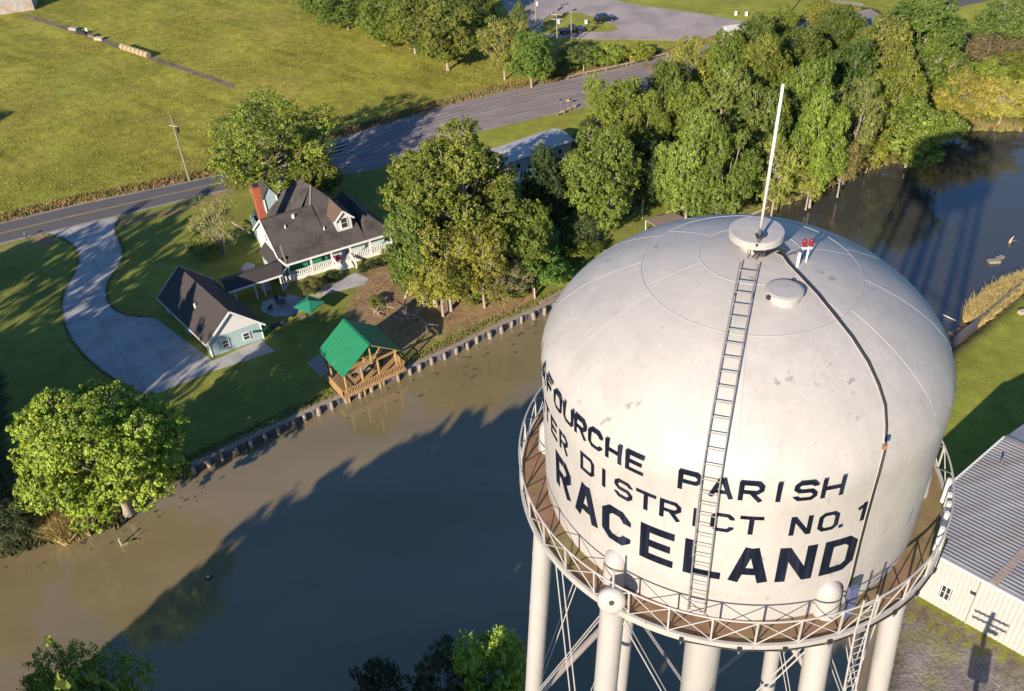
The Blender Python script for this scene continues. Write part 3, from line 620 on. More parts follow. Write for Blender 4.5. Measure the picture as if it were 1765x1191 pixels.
def reeds(name, px, n, h, m, lab, seed=2):
    poly = world_poly(px); lo_, hi_ = poly.min(0), poly.max(0); q = np.column_stack([RNG.uniform(lo_[0], hi_[0], n), RNG.uniform(lo_[1], hi_[1], n)]); q = q[inpoly(q, poly)]
    tufts(name, np.column_stack([q, np.full(len(q), -.9)]), h, .16, m, 6, lab, 'reeds', seed)
reeds('reeds', [(1664, 545), (1668, 522), (1700, 500), (1730, 480), (1790, 460), (1800, 478), (1765, 496), (1712, 538), (1690, 553)], 6000, 1.3, REED, 'tan dry reeds growing in the water along the right lawn edge')
reeds('reeds', [(80, 900), (100, 880), (135, 885), (150, 912), (110, 928), (85, 925)], 1400, 2.4, REED, 'pale golden reeds on the bank under the bright left tree', 3)
reeds('bank_weeds', [(0, 930), (60, 905), (200, 880), (205, 897), (110, 920), (0, 952)], 1500, 1.3, mat('bank_weed_blades', (.10, .11, .04), .9, .4, 1), 'dark weeds and litter along the left bank', 4)
reeds('bank_weeds', [(1300, 362), (1345, 335), (1440, 292), (1560, 255), (1650, 205), (1765, 204), (1765, 220), (1650, 218), (1560, 268), (1440, 306), (1350, 350)], 7000, 1.6, mat('shore_weed_blades', (.22, .19, .06), .9, .4, 1), 'yellowish weeds along the wooded shore of the pond', 5)

# ------------------------------------------------------------------ bulkhead along the bayou
def P3(p, z): return np.array([p[0], p[1], z])
bw = empty('bulkhead', P3(BH_A, 0), 'timber bulkhead with piles and grey sheeting along the yard side of the bayou', 'bulkhead')
bl = [(328, 799), (440, 747), (560, 691), (700, 631), (780, 595), (850, 561), (932, 526), (965, 509)]
bpth = smooth_line(world_poly(bl), 60, 2)
nrm = np.array([(BH_B-BH_A)[1], -(BH_B-BH_A)[0]]); nrm /= np.linalg.norm(nrm)      # towards the water
pil = bpth+nrm*.45
sheet = MB(); zig = []
qs = resample(pil, 190)
for i, q_ in enumerate(qs): zig.append(q_+nrm*(.10 if (i//2) % 2 else -.02))
V = [P3(p, -.05) for p in zig]+[P3(p, -1.6) for p in zig]; n = len(zig)
obj('sheeting', V, [(i, i+1, i+1+n, i+n) for i in range(n-1)], WOODD, bw)
q0 = pil+nrm*.1; q1 = bpth-nrm*1.1
V = [P3(p, .07) for p in q0]+[P3(p, .07) for p in bpth-nrm*.0]+[P3(p, -.06) for p in q0]; n = len(q0)
obj('cap', V, [(i, i+n, i+n+1, i+1) for i in range(n-1)]+[(i+1, i+1+2*n, i+2*n, i) for i in range(n-1)], WOODG, bw)
o = obj('embankment', [P3(p, .05) for p in bpth]+[P3(p, .012) for p in q1], [(i, i+n, i+n+1, i+1) for i in range(n-1)], GROUND); tag(o, kind='structure')
at = o.data.attributes.new('zone', 'FLOAT_COLOR', 'POINT'); at.data.foreach_set('color', np.tile([.26, .19, .10, .6], 2*n))
pm = MB().tube([(0, 0, -1.7), (0, 0, .1), (.02, 0, .3)], [.22, .2, .17], 8).V; proto = None
L = np.linalg.norm(pil[-1]-pil[0]); npile = int(L/1.75)
for i, q_ in enumerate(resample(pil, npile)):
    p = P3(q_+nrm*.38, random.uniform(-.12, .08))
    if proto is None:
        b = MB(); b.tube([p+[0, 0, -1.6], p+[0, 0, -.2], p+[.02, 0, .12]], [.27, .25, .20], 8); proto = b.build('pile', WOODG, bw, origin=p)
    else:
        c_ = copy(proto, bw, (p-rootloc(bw)+np.array([random.uniform(-.2, .2), random.uniform(-.15, .15), 0])).tolist()); c_.rotation_euler = (random.uniform(-.09, .09), random.uniform(-.09, .09), random.uniform(0, 6)); k_ = random.uniform(.75, 1.2); c_.scale = (k_, k_, 1)
# low bulkhead of the next lot and of the right lawn
def low_wall(lab, px, m, name='retaining_edge', h=.35, wd=.3):
    b = MB(); pts = smooth_line(world_poly(px), 24, 1)
    for i in range(23): b.beam(P3(pts[i], h/2-.5), P3(pts[i+1], h/2-.5), wd, h+.9)
    return tag(b.build(name, m), lab, 'retaining wall')
low_wall('weathered board edge between the green bank and the bayou left of the tank', [(930, 524), (965, 505), (1010, 482)], WOODG)
low_wall('dark board edge holding the right lawn above the pond', [(1645, 584), (1700, 541), (1765, 484), (1830, 440)], WOODD)
def box_thing(name, lab, cat, m, px, py, size, ang=0, z=0, group=None, h0=0):
    p = G(px, py, z); ux = (math.cos(ang), math.sin(ang), 0); uy = (-math.sin(ang), math.cos(ang), 0)
    b = MB().box((p[0], p[1], z+size[2]/2+h0), size, ux, uy); return tag(b.build(name, m), lab, cat, group)

# broken fence at the yard corner
fr = empty('fence', G(905, 490), 'broken pale vinyl fence with fallen panels at the corner of the yard', 'fence')
fp = [G2(922, 516), G2(915, 494), G2(897, 480), G2(880, 472), G2(865, 466)]
for i in range(4):
    a_, b_ = fp[i], fp[i+1]; d = (b_-a_)/np.linalg.norm(b_-a_); k = max(2, int(np.linalg.norm(b_-a_)/.22))
    for j in range(k):
        if random.random() < (.08 if i < 2 else .3): continue
        p = a_+(b_-a_)*(j+.5)/k; hgt = random.uniform(1.5, 1.9) if i < 2 else random.uniform(.6, 1.6)
        MB().box((p[0], p[1], hgt/2), (.19, .03, hgt), (d[0], d[1], random.uniform(-.06, .06)), (-d[1], d[0], 0)).build('picket', mat('fence_vinyl', (.55, .42, .33), .8, .2, 3), fr)
for p in fp[:3]: MB().box((p[0], p[1], .98), (.14, .14, 1.96)).build('post', mat('fence_vinyl'), fr)
# fallen branches
def branches(name, lab, px, py, n, L, m, seed, up_=.15, curl=.8):
    r = np.random.default_rng(seed); c = G(px, py, .1); b = MB()
    def br(p, d, l, rad, dep):
        pts = [p]; 
        for k in range(4):
            d = d+r.normal(0, .28*curl, 3)*[1, 1, .4]; d /= np.linalg.norm(d); q_ = pts[-1]+d*l/4; q_[2] = max(q_[2], .05); pts.append(q_)
        b.tube(pts, [rad, rad*.85, rad*.65, rad*.5, rad*.25], 5, False)
        if dep > 0:
            for k in (1, 2, 3, 4):
                e_ = d+r.normal(0, .75, 3)*[1, 1, .5]; br(pts[k], e_/np.linalg.norm(e_), l*.55, rad*.55, dep-1)
    for i in range(n):
        a_ = r.uniform(0, 6.28); br(c+[r.normal(0, .3), r.normal(0, .3), 0], np.array([math.cos(a_), math.sin(a_), up_+r.uniform(0, .2)]), L*r.uniform(.6, 1.1), .09, 2)
    return tag(b.build(name, m), lab, 'branch')
PB = mat('bleached_wood', (.46, .37, .27), .9, .2, 3)
branches('fallen_branch', 'bleached fallen branches lying in the shade left of the twin pale trunks', 718, 545, 5, 4.2, PB, 3)
branches('fallen_branch', 'small pile of dry twigs beside the green-roofed boat shelter', 655, 538, 4, 1.8, PB, 5)
branches('fallen_branch', 'dry brush heap under the thin trees near the broken fence', 835, 492, 8, 3.6, PB, 8, .5)
b = MB(); p = G(697, 533); b.tube([p, p+[.3, .8, 1.6], p+[1.2, 1.4, 3.4], p+[2.7, 2., 5.], p+[3.4, 2.6, 7.]], [.16, .13, .11, .08, .03], 6)
b.tube([p+[1.2, 1.4, 3.4], p+[.6, 1.8, 5.0]], [.06, .02], 5); b.tube([p+[2.7, 2., 5.], p+[4.4, 1.6, 5.9]], [.06, .02], 5)
tag(b.build('dead_tree', PB), 'leaning dead sapling with bleached bark left of the twin pale trunks', 'tree')
for lab, (x0, y0), (x1, y1), hh in (('pale straight trunk, left of the twin trunks near the water', (751, 527), (744, 470), 9), ('pale straight trunk, right of the twin trunks nearest the water', (776, 535), (772, 440), 13)):
    p = G(x0, y0); b = MB(); b.tube([p+[0, 0, -.3], p+[0, 0, 2], p+[.1, .1, hh*.6], p+[.3, .2, hh]], [.42, .34, .26, .1], 8)
    tag(b.build('tree_trunk', mat('white_bark', (.50, .42, .33), .9, .25, 2)), lab, 'tree trunk')
b = MB(); b.tube([G(1256, 385, .2), G(1290, 372, .3), G(1325, 357, .2)], [.22, .2, .14], 6); tag(b.build('driftwood_log', PB), 'pale fallen trunk lying along the shore behind the dome', 'log')

# ------------------------------------------------------------------ houses
class Frame:
    def __init__(s, A, ang, skew=0):
        s.A = np.array([A[0], A[1], 0.]); s.u = np.array([math.cos(ang), math.sin(ang), 0]); t = ang+math.pi/2+skew; s.v = np.array([math.cos(t), math.sin(t), 0])
    def __call__(s, a, b, z): return s.A+s.u*a+s.v*b+np.array([0, 0, z])
def wallq(root, f, p0, p1, z0, z1, m, name='wall', t=.15):
    a, b_ = f(*p0, 0), f(*p1, 0); d = (b_-a)/np.linalg.norm(b_-a); n_ = np.array([d[1], -d[0], 0])
    return MB().slab([a+[0, 0, z0], b_+[0, 0, z0], b_+[0, 0, z1], a+[0, 0, z1]], t, -n_).build(name, m, root)
def window(root, f, p, d, z, w_, h_, out, frame_m=None, shut=None):
    """p: local (a,b) of the centre on the wall, d: world unit vector along wall, out: outward unit"""
    c = f(*p, z)+out*.03; up = np.array([0, 0, 1.])
    fm = MB()
    for sx in (-1, 1): fm.box(c+d*sx*(w_/2-.05), (.10, .10, h_), d, out, up)
    for sz in (-1, 1): fm.box(c+up*sz*(h_/2-.05), (w_-.2, .10, .10), d, out, up)
    fm.box(c, (w_-.2, .06, .05), d, out, up)
    fo = fm.build('window', frame_m or WHITE, root)
    MB().box(c-out*.02, (w_-.2, .03, h_-.2), d, out, up).build('pane', GLASS, fo)
    if shut:
        for sx in (-1, 1): MB().box(c+d*sx*(w_/2+.2), (.32, .06, h_), d, out, up).build('shutter', shut, root)
    return fo
ang_u = math.radians
# garage
f = Frame(G2(366.7, 614.8), ang_u(24.6+4), ang_u(10))
gar = empty('garage', f(0, 0, 0), 'pale blue garage with dark gabled roof beside the concrete driveway', 'garage')
W_, D_, E_, R_ = 7.2, 14.6, 2.7, 6.2
A0, A1, A2, A3 = (0, 0), (W_, 0), (W_, D_), (0, D_)
P = f
b = MB(); b.slab([P(0, 0, 0), P(W_, 0, 0), P(W_, 0, E_), P(W_/2, 0, R_-.2), P(0, 0, E_)], .15, f.v); b.build('front_wall', SIDB, gar)
MB().slab([P(.4, -.02, E_+.15), P(W_-.4, -.02, E_+.15), P(W_/2, -.02, R_-.45)], .1, -f.v).build('gable_panel', SIDW, gar)
MB().slab([P(0, D_, 0), P(W_, D_, 0), P(W_, D_, E_), P(W_/2, D_, R_-.2), P(0, D_, E_)], .15, -f.v).build('wall', SIDB, gar)
wallq(gar, f, A3, (0, D_-1), 0, E_, SIDB); wallq(gar, f, (0, 1.2), A0, 0, E_, SIDB); wallq(gar, f, (0, 8), (0, 6.4), 0, E_, SIDB); wallq(gar, f, A1, A2, 0, E_, SIDB)
wallq(gar, f, (.05, D_-1), (.05, 1.2), 2.2, E_, SIDB)
for b0, b1 in ((8, D_-1), (1.2, 6.4)):
    dr_ = wallq(gar, f, (.3, b1), (.3, b0), 0, 2.2, WHITE, 'garage_door', .06)
    for k in range(1, 4): MB().beam(P(.28, b0, k*.55), P(.28, b1, k*.55), .03, .04).build('panel_joint', GREY, dr_)
o_ = .5
for s_ in (0, 1):
    e0 = -o_ if s_ == 0 else W_+o_; ez = E_-.35
    pts = [P(e0, -o_, ez), P(W_/2, -o_, R_), P(W_/2, D_+o_, R_), P(e0, D_+o_, ez)]
    MB().slab(pts if s_ else pts[::-1], .14, (0, 0, 1)).build('roof_slope', SHINGD, gar)
    for bb in (-o_, D_+o_): MB().beam(P(e0, bb, ez-.03), P(W_/2, bb, R_-.03), .12, .26).build('bargeboard', WHITE, gar)
    MB().beam(P(e0, -o_, ez-.05), P(e0, D_+o_, ez-.05), .12, .2).build('gutter', WHITE, gar)
window(gar, f, (2.1, -.05), f.u, 1.35, 1.0, 1.2, -f.v); window(gar, f, (5.0, -.05), f.u, 1.35, 1.0, 1.2, -f.v)
MB().tube([P(1.6, 6.2, 4.2), P(1.6, 6.2, 5.0)], .18, 10).build('roof_vent', WHITE, gar)
MB().beam(P(0, -.04, 0), P(0, -.04, E_), .16).build('corner_board', WHITE, gar); MB().beam(P(W_, -.04, 0), P(W_, -.04, E_), .16).build('corner_board', WHITE, gar)
# sail / awning at the garage corner
MB().slab([P(5.8, -.3, 1.7), P(7.6, -.5, 1.3), P(8.6, .6, 1.5), P(7.3, 1.2, 2.2)], .05).build('awning', mat('dark_green_canvas', (.01, .07, .045), .8, .2, 2), gar)

# main house
f = Frame(G2(503.6, 453.2, 3.3), ang_u(25.4), ang_u(5)); P = f
hs = empty('house', P(0, 0, 0), 'pale blue and white house with brown hipped roof, dormer, porch and brick chimney', 'house')
def poly(name, pts, m, t=.14, d=(0, 0, -1), parent=hs): return MB().slab(pts, t, d).build(name, m, parent)
zE, zR = 3.3, 10.0
k_ = (zR-zE)/9.0
zf = lambda v: zE+k_*v
p_fl, p_fr, p_br, p_bl = P(-.9, 0, zE), P(15.8, 0, zE), P(11.6, 18, 4.6), P(-.6, 18, 4.6)
T1, T2 = P(7.8, 9, zR), P(7.3, 11.8, zR)
vM, uM = 3.9, 11.6
main = poly('roof', [P(-.9, 0, zE), P(11.7, 0, zE), P(uM, 4.2, zf(4.2)), T1], SHING)
poly('roof_slope', [P(uM, 4.2, zf(4.2)), P(12.2, 16, 4.3), T2, T1], SHING, parent=hs)
poly('roof_slope', [T1, T2, P(.5, 17, 4.3), P(-.9, 2.5, zE)], SHING, parent=hs)
poly('roof_slope', [T2, P(12.2, 16, 4.3), P(.5, 17, 4.3)], SHING, parent=hs)
# left gable wing: ridge along the porch direction
gz = 8.15
poly('roof_slope', [P(-1.6, 1.1, 4.1), P(6.4, 1.1, 4.1+.05), P(6.4, 6.2, gz), P(-1.6, 6.2, gz)], SHING)
poly('roof_slope', [P(-1.6, 6.2, gz), P(6.4, 6.2, gz), P(6.4, 11.5, 4.0), P(-1.6, 11.5, 4.0)], SHING)
for s0, s1 in ((1.1, 4.1), (11.5, 4.0)): MB().beam(P(-1.62, s0, s1-.05), P(-1.62, 6.2, gz-.05), .14, .28).build('bargeboard', WHITE, hs)
MB().beam(T1+[0, 0, .04], P(6.3, 6.4, 8.1), .3, .08).build('ridge_cap', mat('ridge_shingles', (.19, .155, .12), .9), hs)
MB().beam(P(6.3, 6.35, 8.12), P(-1.5, 6.2, gz+.04), .3, .08).build('ridge_cap', SHINGD, hs)
MB().beam(P(-.2, 4.3, 6.45), P(-.85, .05, 3.42), .28, .08).build('ridge_cap', mat('ridge_shingles'), hs)
poly('left_wall', [P(-1.2, 1.4, 0), P(-1.2, 11.2, 0), P(-1.2, 11.2, 4.0), P(-1.2, 6.2, gz-.25), P(-1.2, 1.4, 4.1)], SIDW, .15, f.u)
# bay on the left wall
bay = poly('bay', [P(-2.4, 3.0, 0), P(-1.2, 2.2, 0), P(-1.2, 7.4, 0), P(-2.4, 6.6, 0)][::-1], SIDB, 2.7, (0, 0, 1))
poly('bay_roof', [P(-2.7, 2.8, 2.8), P(-1.2, 1.9, 3.6), P(-1.2, 7.7, 3.6), P(-2.7, 6.8, 2.8)], SHINGD, .12)
window(hs, f, (-2.42, 3.9), -f.v, 1.5, .9, 1.5, -f.u); window(hs, f, (-2.42, 5.7), -f.v, 1.5, .9, 1.5, -f.u)
window(hs, f, (-1.22, 6.2), -f.v, 5.0, 1.0, 1.5, -f.u)
# right wing with lower ridge
poly('roof_slope', [P(11.2, 0, zE), P(13.4, 4.2, 6.0), P(13.4, 12, 6.0), P(11.2, 12, 4.2)], SHING)
poly('roof_slope', [P(11.2, 0, zE), P(16.2, 0, zE), P(13.4, 4.2, 6.0)], SHING)
poly('roof_slope', [P(16.2, 0, zE), P(16.2, 12, zE), P(13.4, 12, 6.0), P(13.4, 4.2, 6.0)], SHING)
# walls
wallq(hs, f, (-.9, 2.6), (15.6, 2.6), .6, 4.0, SIDB, 'front_wall'); wallq(hs, f, (15.6, 2.6), (15.6, 14), 0, 3.6, SIDB); wallq(hs, f, (11.5, 16), (0, 16), 0, 4.4, SIDB); wallq(hs, f, (-.5, 16), (-.5, 11), 0, 4.2, SIDB)
# rear dormer tower seen behind the chimney
tw = poly('rear_dormer', [P(1.6, 13.6, 3), P(3.6, 13.6, 3), P(3.6, 16.5, 3), P(1.6, 16.5, 3)], SIDB, 4.6, (0, 0, 1))
poly('dormer_roof', [P(1.3, 13.3, 7.5), P(2.6, 13.3, 9.6), P(2.6, 16.6, 9.6), P(1.3, 16.6, 7.5)], SHINGD); poly('dormer_roof', [P(3.9, 13.3, 7.5), P(3.9, 16.6, 7.5), P(2.6, 16.6, 9.6), P(2.6, 13.3, 9.6)], SHINGD)
poly('dormer_face', [P(1.5, 13.5, 7.5), P(3.7, 13.5, 7.5), P(2.6, 13.5, 9.3)], SIDB, .1, f.v)
for u_ in (1.6, 3.6): MB().beam(P(u_, 13.5, 5), P(u_, 13.5, 7.6), .16).build('corner_board', WHITE, hs)
# front dormer
du, dv0, dv1, dz0, dz1 = 9.5, 2.1, 8.2, zf(2.1)-.1, 8.0
dm = poly('dormer', [P(du-1.2, dv0, dz0), P(du+1.2, dv0, dz0), P(du+1.2, dv0, dz1-1.0), P(du, dv0, dz1+.1), P(du-1.2, dv0, dz1-1.0)], SIDW, .15, f.v)
for s_ in (-1, 1):
    poly('dormer_cheek', [P(du+s_*1.2, dv0, dz0), P(du+s_*1.2, dv0, dz1-1.0), P(du+s_*1.2, dv1-3., dz1-1.0), P(du+s_*1.2, dv1-3., zf(dv1-3.)-.3)], SIDW, .1, -s_*f.u)
    pts = [P(du+s_*1.55, dv0-.35, dz1-1.25), P(du, dv0-.35, dz1+.3), P(du, dv1-1.0, dz1+.3), P(du+s_*1.55, dv1-2.9, dz1-1.25)]
    poly('dormer_roof', pts, mat('dormer_shingles', (.135, .085, .06), .95, .2, 3)); MB().beam(pts[0]-[0, 0, .12], pts[1]-[0, 0, .12], .12, .24).build('dormer_trim', WHITE, hs)
window(hs, f, (du, dv0-.03), f.u, dz0+1.35, 1.15, 1.8, -f.v)
# chimney
ch = MB().box(P(-.55, 8.3, 8.0), (1.0, 1.7, 9.0), f.u, np.cross([0, 0, 1], f.u)).build('chimney', BRICK, hs)
MB().box(P(-.55, 8.3, 12.53), (1.12, 1.82, .22), f.u, np.cross([0, 0, 1], f.u)).build('chimney_cap', BRICK, ch)
MB().box(P(-.55, 8.3, 12.69), (.62, 1.2, .12), f.u, np.cross([0, 0, 1], f.u)).build('flue', DARK, ch)

# porch
poly('porch_floor', [P(-.7, .3, .65), P(15.9, .3, .65), P(15.9, 2.6, .65), P(-.7, 2.6, .65)][::1], WHITE, .65)
MB().beam(P(-.95, -.02, zE-.12), P(16.2, -.02, zE-.12), .14, .3).build('porch_fascia', WHITE, hs)
MB().beam(P(-.95, 0, zE-.12), P(-1.5, 1.3, 3.9), .14, .3).build('porch_fascia', WHITE, hs)
cols = [-.6, 2.9, 6.1, 9.1, 12.3, 15.7]
cp = None
for u_ in cols:
    p = P(u_, .4, 1.95)
    if cp is None: cp = MB().box(p, (.22, .22, 2.6), f.u, f.v).build('column', WHITE, hs, origin=p)
    else: copy(cp, hs, (p-rootloc(hs)).tolist())
for i in range(5):
    if i == 2: continue
    r_ = MB(); r_.beam(P(cols[i]+.12, .4, 1.6), P(cols[i+1]-.12, .4, 1.6), .09); r_.beam(P(cols[i]+.12, .4, .85), P(cols[i+1]-.12, .4, .85), .07); ro_ = r_.build('railing', WHITE, hs)
    n = int((cols[i+1]-cols[i])/.28)
    for j in range(1, n):
        MB().beam(P(cols[i]+(cols[i+1]-cols[i])*j/n, .4, .88), P(cols[i]+(cols[i+1]-cols[i])*j/n, .4, 1.56), .12, .05).build('baluster', WHITE, ro_)
for k in range(4): MB().box(P(7.6, .2-.32*k, .55-.16*k-.28), (2.4, .32, .56), f.u, f.v).build('step', WHITE, hs)
for u_ in (6.3, 8.9): MB().beam(P(u_, .4, 1.65), P(u_, -1.5, .75), .16, .5).build('stair_rail', WHITE, hs); MB().box(P(u_, -1.5, .5), (.2, .2, 1.0), f.u, f.v).build('stair_post', WHITE, hs)
for i, (u0, u1) in enumerate(((-.5, 2.8), (3.1, 5.9))):
    sc_ = poly('porch_screen', [P(u0, 1.9, .9), P(u1, 1.9, .9), P(u1, 1.9, 3.0), P(u0, 1.9, 3.0)], GREENF, .05, f.v)
for u_ in (7.6, 10.2, 13.6): window(hs, f, (u_, 2.55), f.u, 2.0, 1.1, 1.7, -f.v)
MB().box(P(8.9, 2.5, 1.75), (1.0, .1, 2.1), f.u, f.v).build('door', mat('dark_blue_door', (.03, .06, .12), .5), hs)
MB().box(P(7.0, 1.3, 1.1), (1.2, .5, .6), f.u, f.v).build('flower_box', mat('red_flowers', (.35, .03, .05), .9, .6, 6), hs); MB().box(P(5.0, .9, 1.15), (1.0, .4, .5), f.u, f.v).build('flower_box', mat('white_flowers', (.5, .5, .4), .9, .5, 8), hs)
for (u_, v_) in ((3.2, 5.4), (1.4, 4.4), (6.6, 2.9)):
    z_ = zf(v_) if u_ > 6 else 4.1+(v_-1.1)*.794
    MB().tube([P(u_, v_, z_-.1), P(u_, v_, z_+.45)], .26 if v_ > 5 else .12, 10).build('roof_vent', WHITE, hs)
# breezeway
br = empty('breezeway', P(-6, -1, 0), 'dark roofed covered walkway joining the garage to the house', 'covered walkway')
bz = 2.75
MB().slab([P(-10.3, -1.7, bz), P(-2.2, -1.4, bz), P(-1.2, 1.0, bz+.7), P(-10.3, .6, bz+.7)], .15, (0, 0, -1)).build('roof', SHINGD, br)
MB().slab([P(-10.3, .6, bz+.7), P(-1.2, 1.0, bz+.7), P(-1.2, 2.8, bz), P(-10.3, 2.6, bz)], .15, (0, 0, -1)).build('roof', SHINGD, br)
MB().beam(P(-10.3, -1.75, bz-.08), P(-2.2, -1.45, bz-.08), .12, .26).build('fascia', WHITE, br)
for u_ in (-9.3, -6.4, -5.2, -2.6): MB().box(P(u_, -1.4, 1.3), (.18, .18, 2.6), f.u, f.v).build('post', WHITE, br)
# side porch screen panel at the left porch end
for (a_, b_) in (((-.75, .35), (-2.2, -1.2)),):
    MB().beam(P(*a_, 1.0), P(*b_, 1.0), .08).build('rail', WHITE, br); MB().beam(P(*a_, 2.6), P(*b_, 2.7), .1, .2).build('rail', WHITE, br); MB().beam(P(*a_, .45), P(*b_, .1), .1, .2).build('rail', WHITE, br)
    MB().box(P(-1.5, -.4, 1.3), (.14, .14, 2.5), f.u, f.v).build('post', WHITE, br); MB().box(P(-2.2, -1.2, 1.3), (.14, .14, 2.6), f.u, f.v).build('post', WHITE, br)
# trellis / pale frame left of the house
b = MB(); b.beam(G(398, 382, 1.2), G(432, 402, 1.2), .15); b.beam(G(406, 392, 0), G(404, 388, 1.2), .15); b.beam(G(420, 400, 0), G(418, 396, 1.2), .15); tag(b.build('trellis', PB), 'pale wooden rail frame on the lawn left of the chimney', 'trellis')

# umbrella, garden furniture
p = G(538, 545)
um = empty('patio_umbrella', p, 'square green patio umbrella standing beside the brick patio', 'umbrella')
MB().tube([p, p+[0, 0, 2.5]], .04, 6).build('pole', WHITE, um)
b = MB(); t_ = p+[0, 0, 2.75]; c4 = [p+np.array([math.cos(a_)*2.2, math.sin(a_)*2.2, 2.1]) for a_ in (0.2, 1.77, 3.34, 4.91)]
for k in range(4): b.add([c4[k], c4[(k+1) % 4], t_, c4[k]-[0, 0, .12], c4[(k+1) % 4]-[0, 0, .12]], [(0, 1, 2), (0, 3, 4, 1)])
b.build('canopy', GREENF, um); MB().tube([p, p+[0, 0, .12]], .4, 12).build('base', CONC, um)
def chair(px, py, lab, m, ang=0, s=1.0):
    p = G(px, py, .05); ux = np.array([math.cos(ang), math.sin(ang), 0]); uy = np.array([-math.sin(ang), math.cos(ang), 0]); r = empty('garden_chair', p, lab, 'chair')
    MB().box(p+[0, 0, .42*s], (.6*s, .6*s, .06), ux, uy).build('seat', m, r); MB().box(p+uy*.3*s+[0, 0, .75*s], (.6*s, .06, .65*s), ux, uy).build('backrest', m, r)
    for a_ in (-1, 1):
        for b__ in (-1, 1): MB().box(p+ux*a_*.26*s+uy*b__*.26*s+[0, 0, .2*s], (.05, .05, .4*s), ux, uy).build('leg', m, r)
FM = mat('dark_garden_furniture', (.07, .06, .07), .7, .2, 4)
chair(478, 520, 'dark garden chair on the patio nearest the covered walkway', FM, .4); chair(490, 512, 'dark garden chair on the patio in front of the porch corner', FM, 2.2); chair(466, 535, 'dark garden chair on the patio nearest the garage', FM, 4)
p = G(486, 527, .05); tb = empty('garden_table', p, 'round dark table in the middle of the patio', 'table'); MB().tube([p+[0, 0, .68], p+[0, 0, .73]], .75, 16).build('tabletop', FM, tb); MB().tube([p, p+[0, 0, .68]], .06, 6).build('pedestal', FM, tb)
box_thing('garden_bench', 'dark bench on the grass behind the garage', 'bench', FM, 478, 562, (1.8, .5, .45), .4)
box_thing('stone', 'pale flat stone on the grass below the umbrella', 'stone', PB, 522, 547, (.9, .6, .15), .4)
b = MB(); p = G(640, 500)
for a_, c_ in (((640, 470), (648, 515)), ((648, 515), (653, 490))): pass
tag(MB().tube([G(651, 520), G(651, 520)+[0, 0, 2.2]], .05, 6).tube([G(646, 505)+[0, 0, 0], G(646, 505)+[0, 0, 2.0]], .05, 6).tube([G(651, 520)+[0, 0, 2.15], G(646, 505)+[0, 0, 2.0]], .05, 6).build('swing_frame', mat('rusty_pipe', (.30, .14, .08), .8)), 'thin rusty pipe frame on the dry grass below the porch', 'frame')

# ------------------------------------------------------------------ boat shelter over the water
f = Frame(G2(603, 693, -1), ang_u(33.5), 0); P = f
gz_ = empty('boat_shelter', P(0, 0, -1), 'timber deck shelter with bright green gabled roof standing over the bayou', 'gazebo')
dk = .55
for k in range(18):
    a_ = -.8+k*.5; MB().slab([P(a_, -.5, dk), P(a_+.46, -.5, dk), P(a_+.46, 4.6, dk), P(a_, 4.6, dk)], .06).build('deck_board', WOOD, gz_)
for b__ in (-.45, 2, 4.5): MB().beam(P(-.8, b__, dk-.2), P(8.2, b__, dk-.2), .12, .26).build('joist', WOOD, gz_)
px_ = [0, 2.35, 4.7, 7.3]
for i, a_ in enumerate(px_):
    MB().tube([P(a_, 0, -2), P(a_, 0, 3.6)], .15, 8).build('post', WOOD, gz_)
    MB().tube([P(a_, 4.3, -2), P(a_, 4.3, 3.6)], .15, 8).build('post', WOOD, gz_)
for a_ in (1.2, 3.5, 6.0): MB().tube([P(a_+1, -.1, -2), P(a_+1, -.1, dk-.1)], .15, 8).build('pile', WOOD, gz_)
for b__ in (0, 4.3): MB().beam(P(-.3, b__, 3.55), P(7.7, b__, 3.55), .2, .24).build('tie_beam', WOOD, gz_)
for a_ in (0, 7.3): MB().beam(P(a_, -.3, 3.75), P(a_, 5.6, 3.75), .16, .2).build('plate', WOOD, gz_)
rz_, ez_ = 6.7, 3.75
for b__ in (-.35, 2.4, 5.6):
    MB().beam(P(-.35, b__, ez_-.05), P(3.75, b__, rz_-.15), .14, .2).build('rafter', WOOD, gz_); MB().beam(P(7.85, b__, ez_-.05), P(3.75, b__, rz_-.15), .14, .2).build('rafter', WOOD, gz_)
    MB().beam(P(3.75, b__, 3.6), P(3.75, b__, rz_-.2), .16).build('king_post', WOOD, gz_); MB().beam(P(3.75, b__, 3.8), P(5.3, b__, 5.6), .12).build('strut', WOOD, gz_); MB().beam(P(3.75, b__, 3.8), P(2.2, b__, 5.6), .12).build('strut', WOOD, gz_)
for s_ in (0, 1):
    e0 = -.45 if s_ == 0 else 7.95
    n = 9
    for k in range(n):
        v0, v1 = -.7+k*(7.0/n), -.7+(k+1)*(7.0/n)-.03
        MB().slab([P(e0, v0, ez_-.05), P(3.75, v0, rz_+.05), P(3.75, v1, rz_+.05), P(e0, v1, ez_-.05)][::1 if s_ else -1], .05, (0, 0, 1)).build('roof_panel', GREENM, gz_)
MB().beam(P(3.75, -.7, rz_+.12), P(3.75, 6.3, rz_+.12), .35, .06).build('ridge_cap', GREENM, gz_)
def rail_run(a, c):
    r_ = MB(); r_.beam(P(*a, dk+1.0), P(*c, dk+1.0), .14, .07); r_.beam(P(*a, dk+.15), P(*c, dk+.15), .08, .1); ro_ = r_.build('railing', WOOD, gz_)
    L_ = math.hypot(c[0]-a[0], c[1]-a[1]); n = int(L_/.22)
    for j in range(n+1):
        t = j/n; q_ = (a[0]+(c[0]-a[0])*t, a[1]+(c[1]-a[1])*t); MB().beam(P(*q_, dk), P(*q_, dk+.98), .07).build('baluster', WOOD, ro_)
rail_run((-.8, -.5), (8.2, -.5)); rail_run((-.8, -.5), (-.8, 3.2)); rail_run((8.2, -.5), (8.2, 2.6))
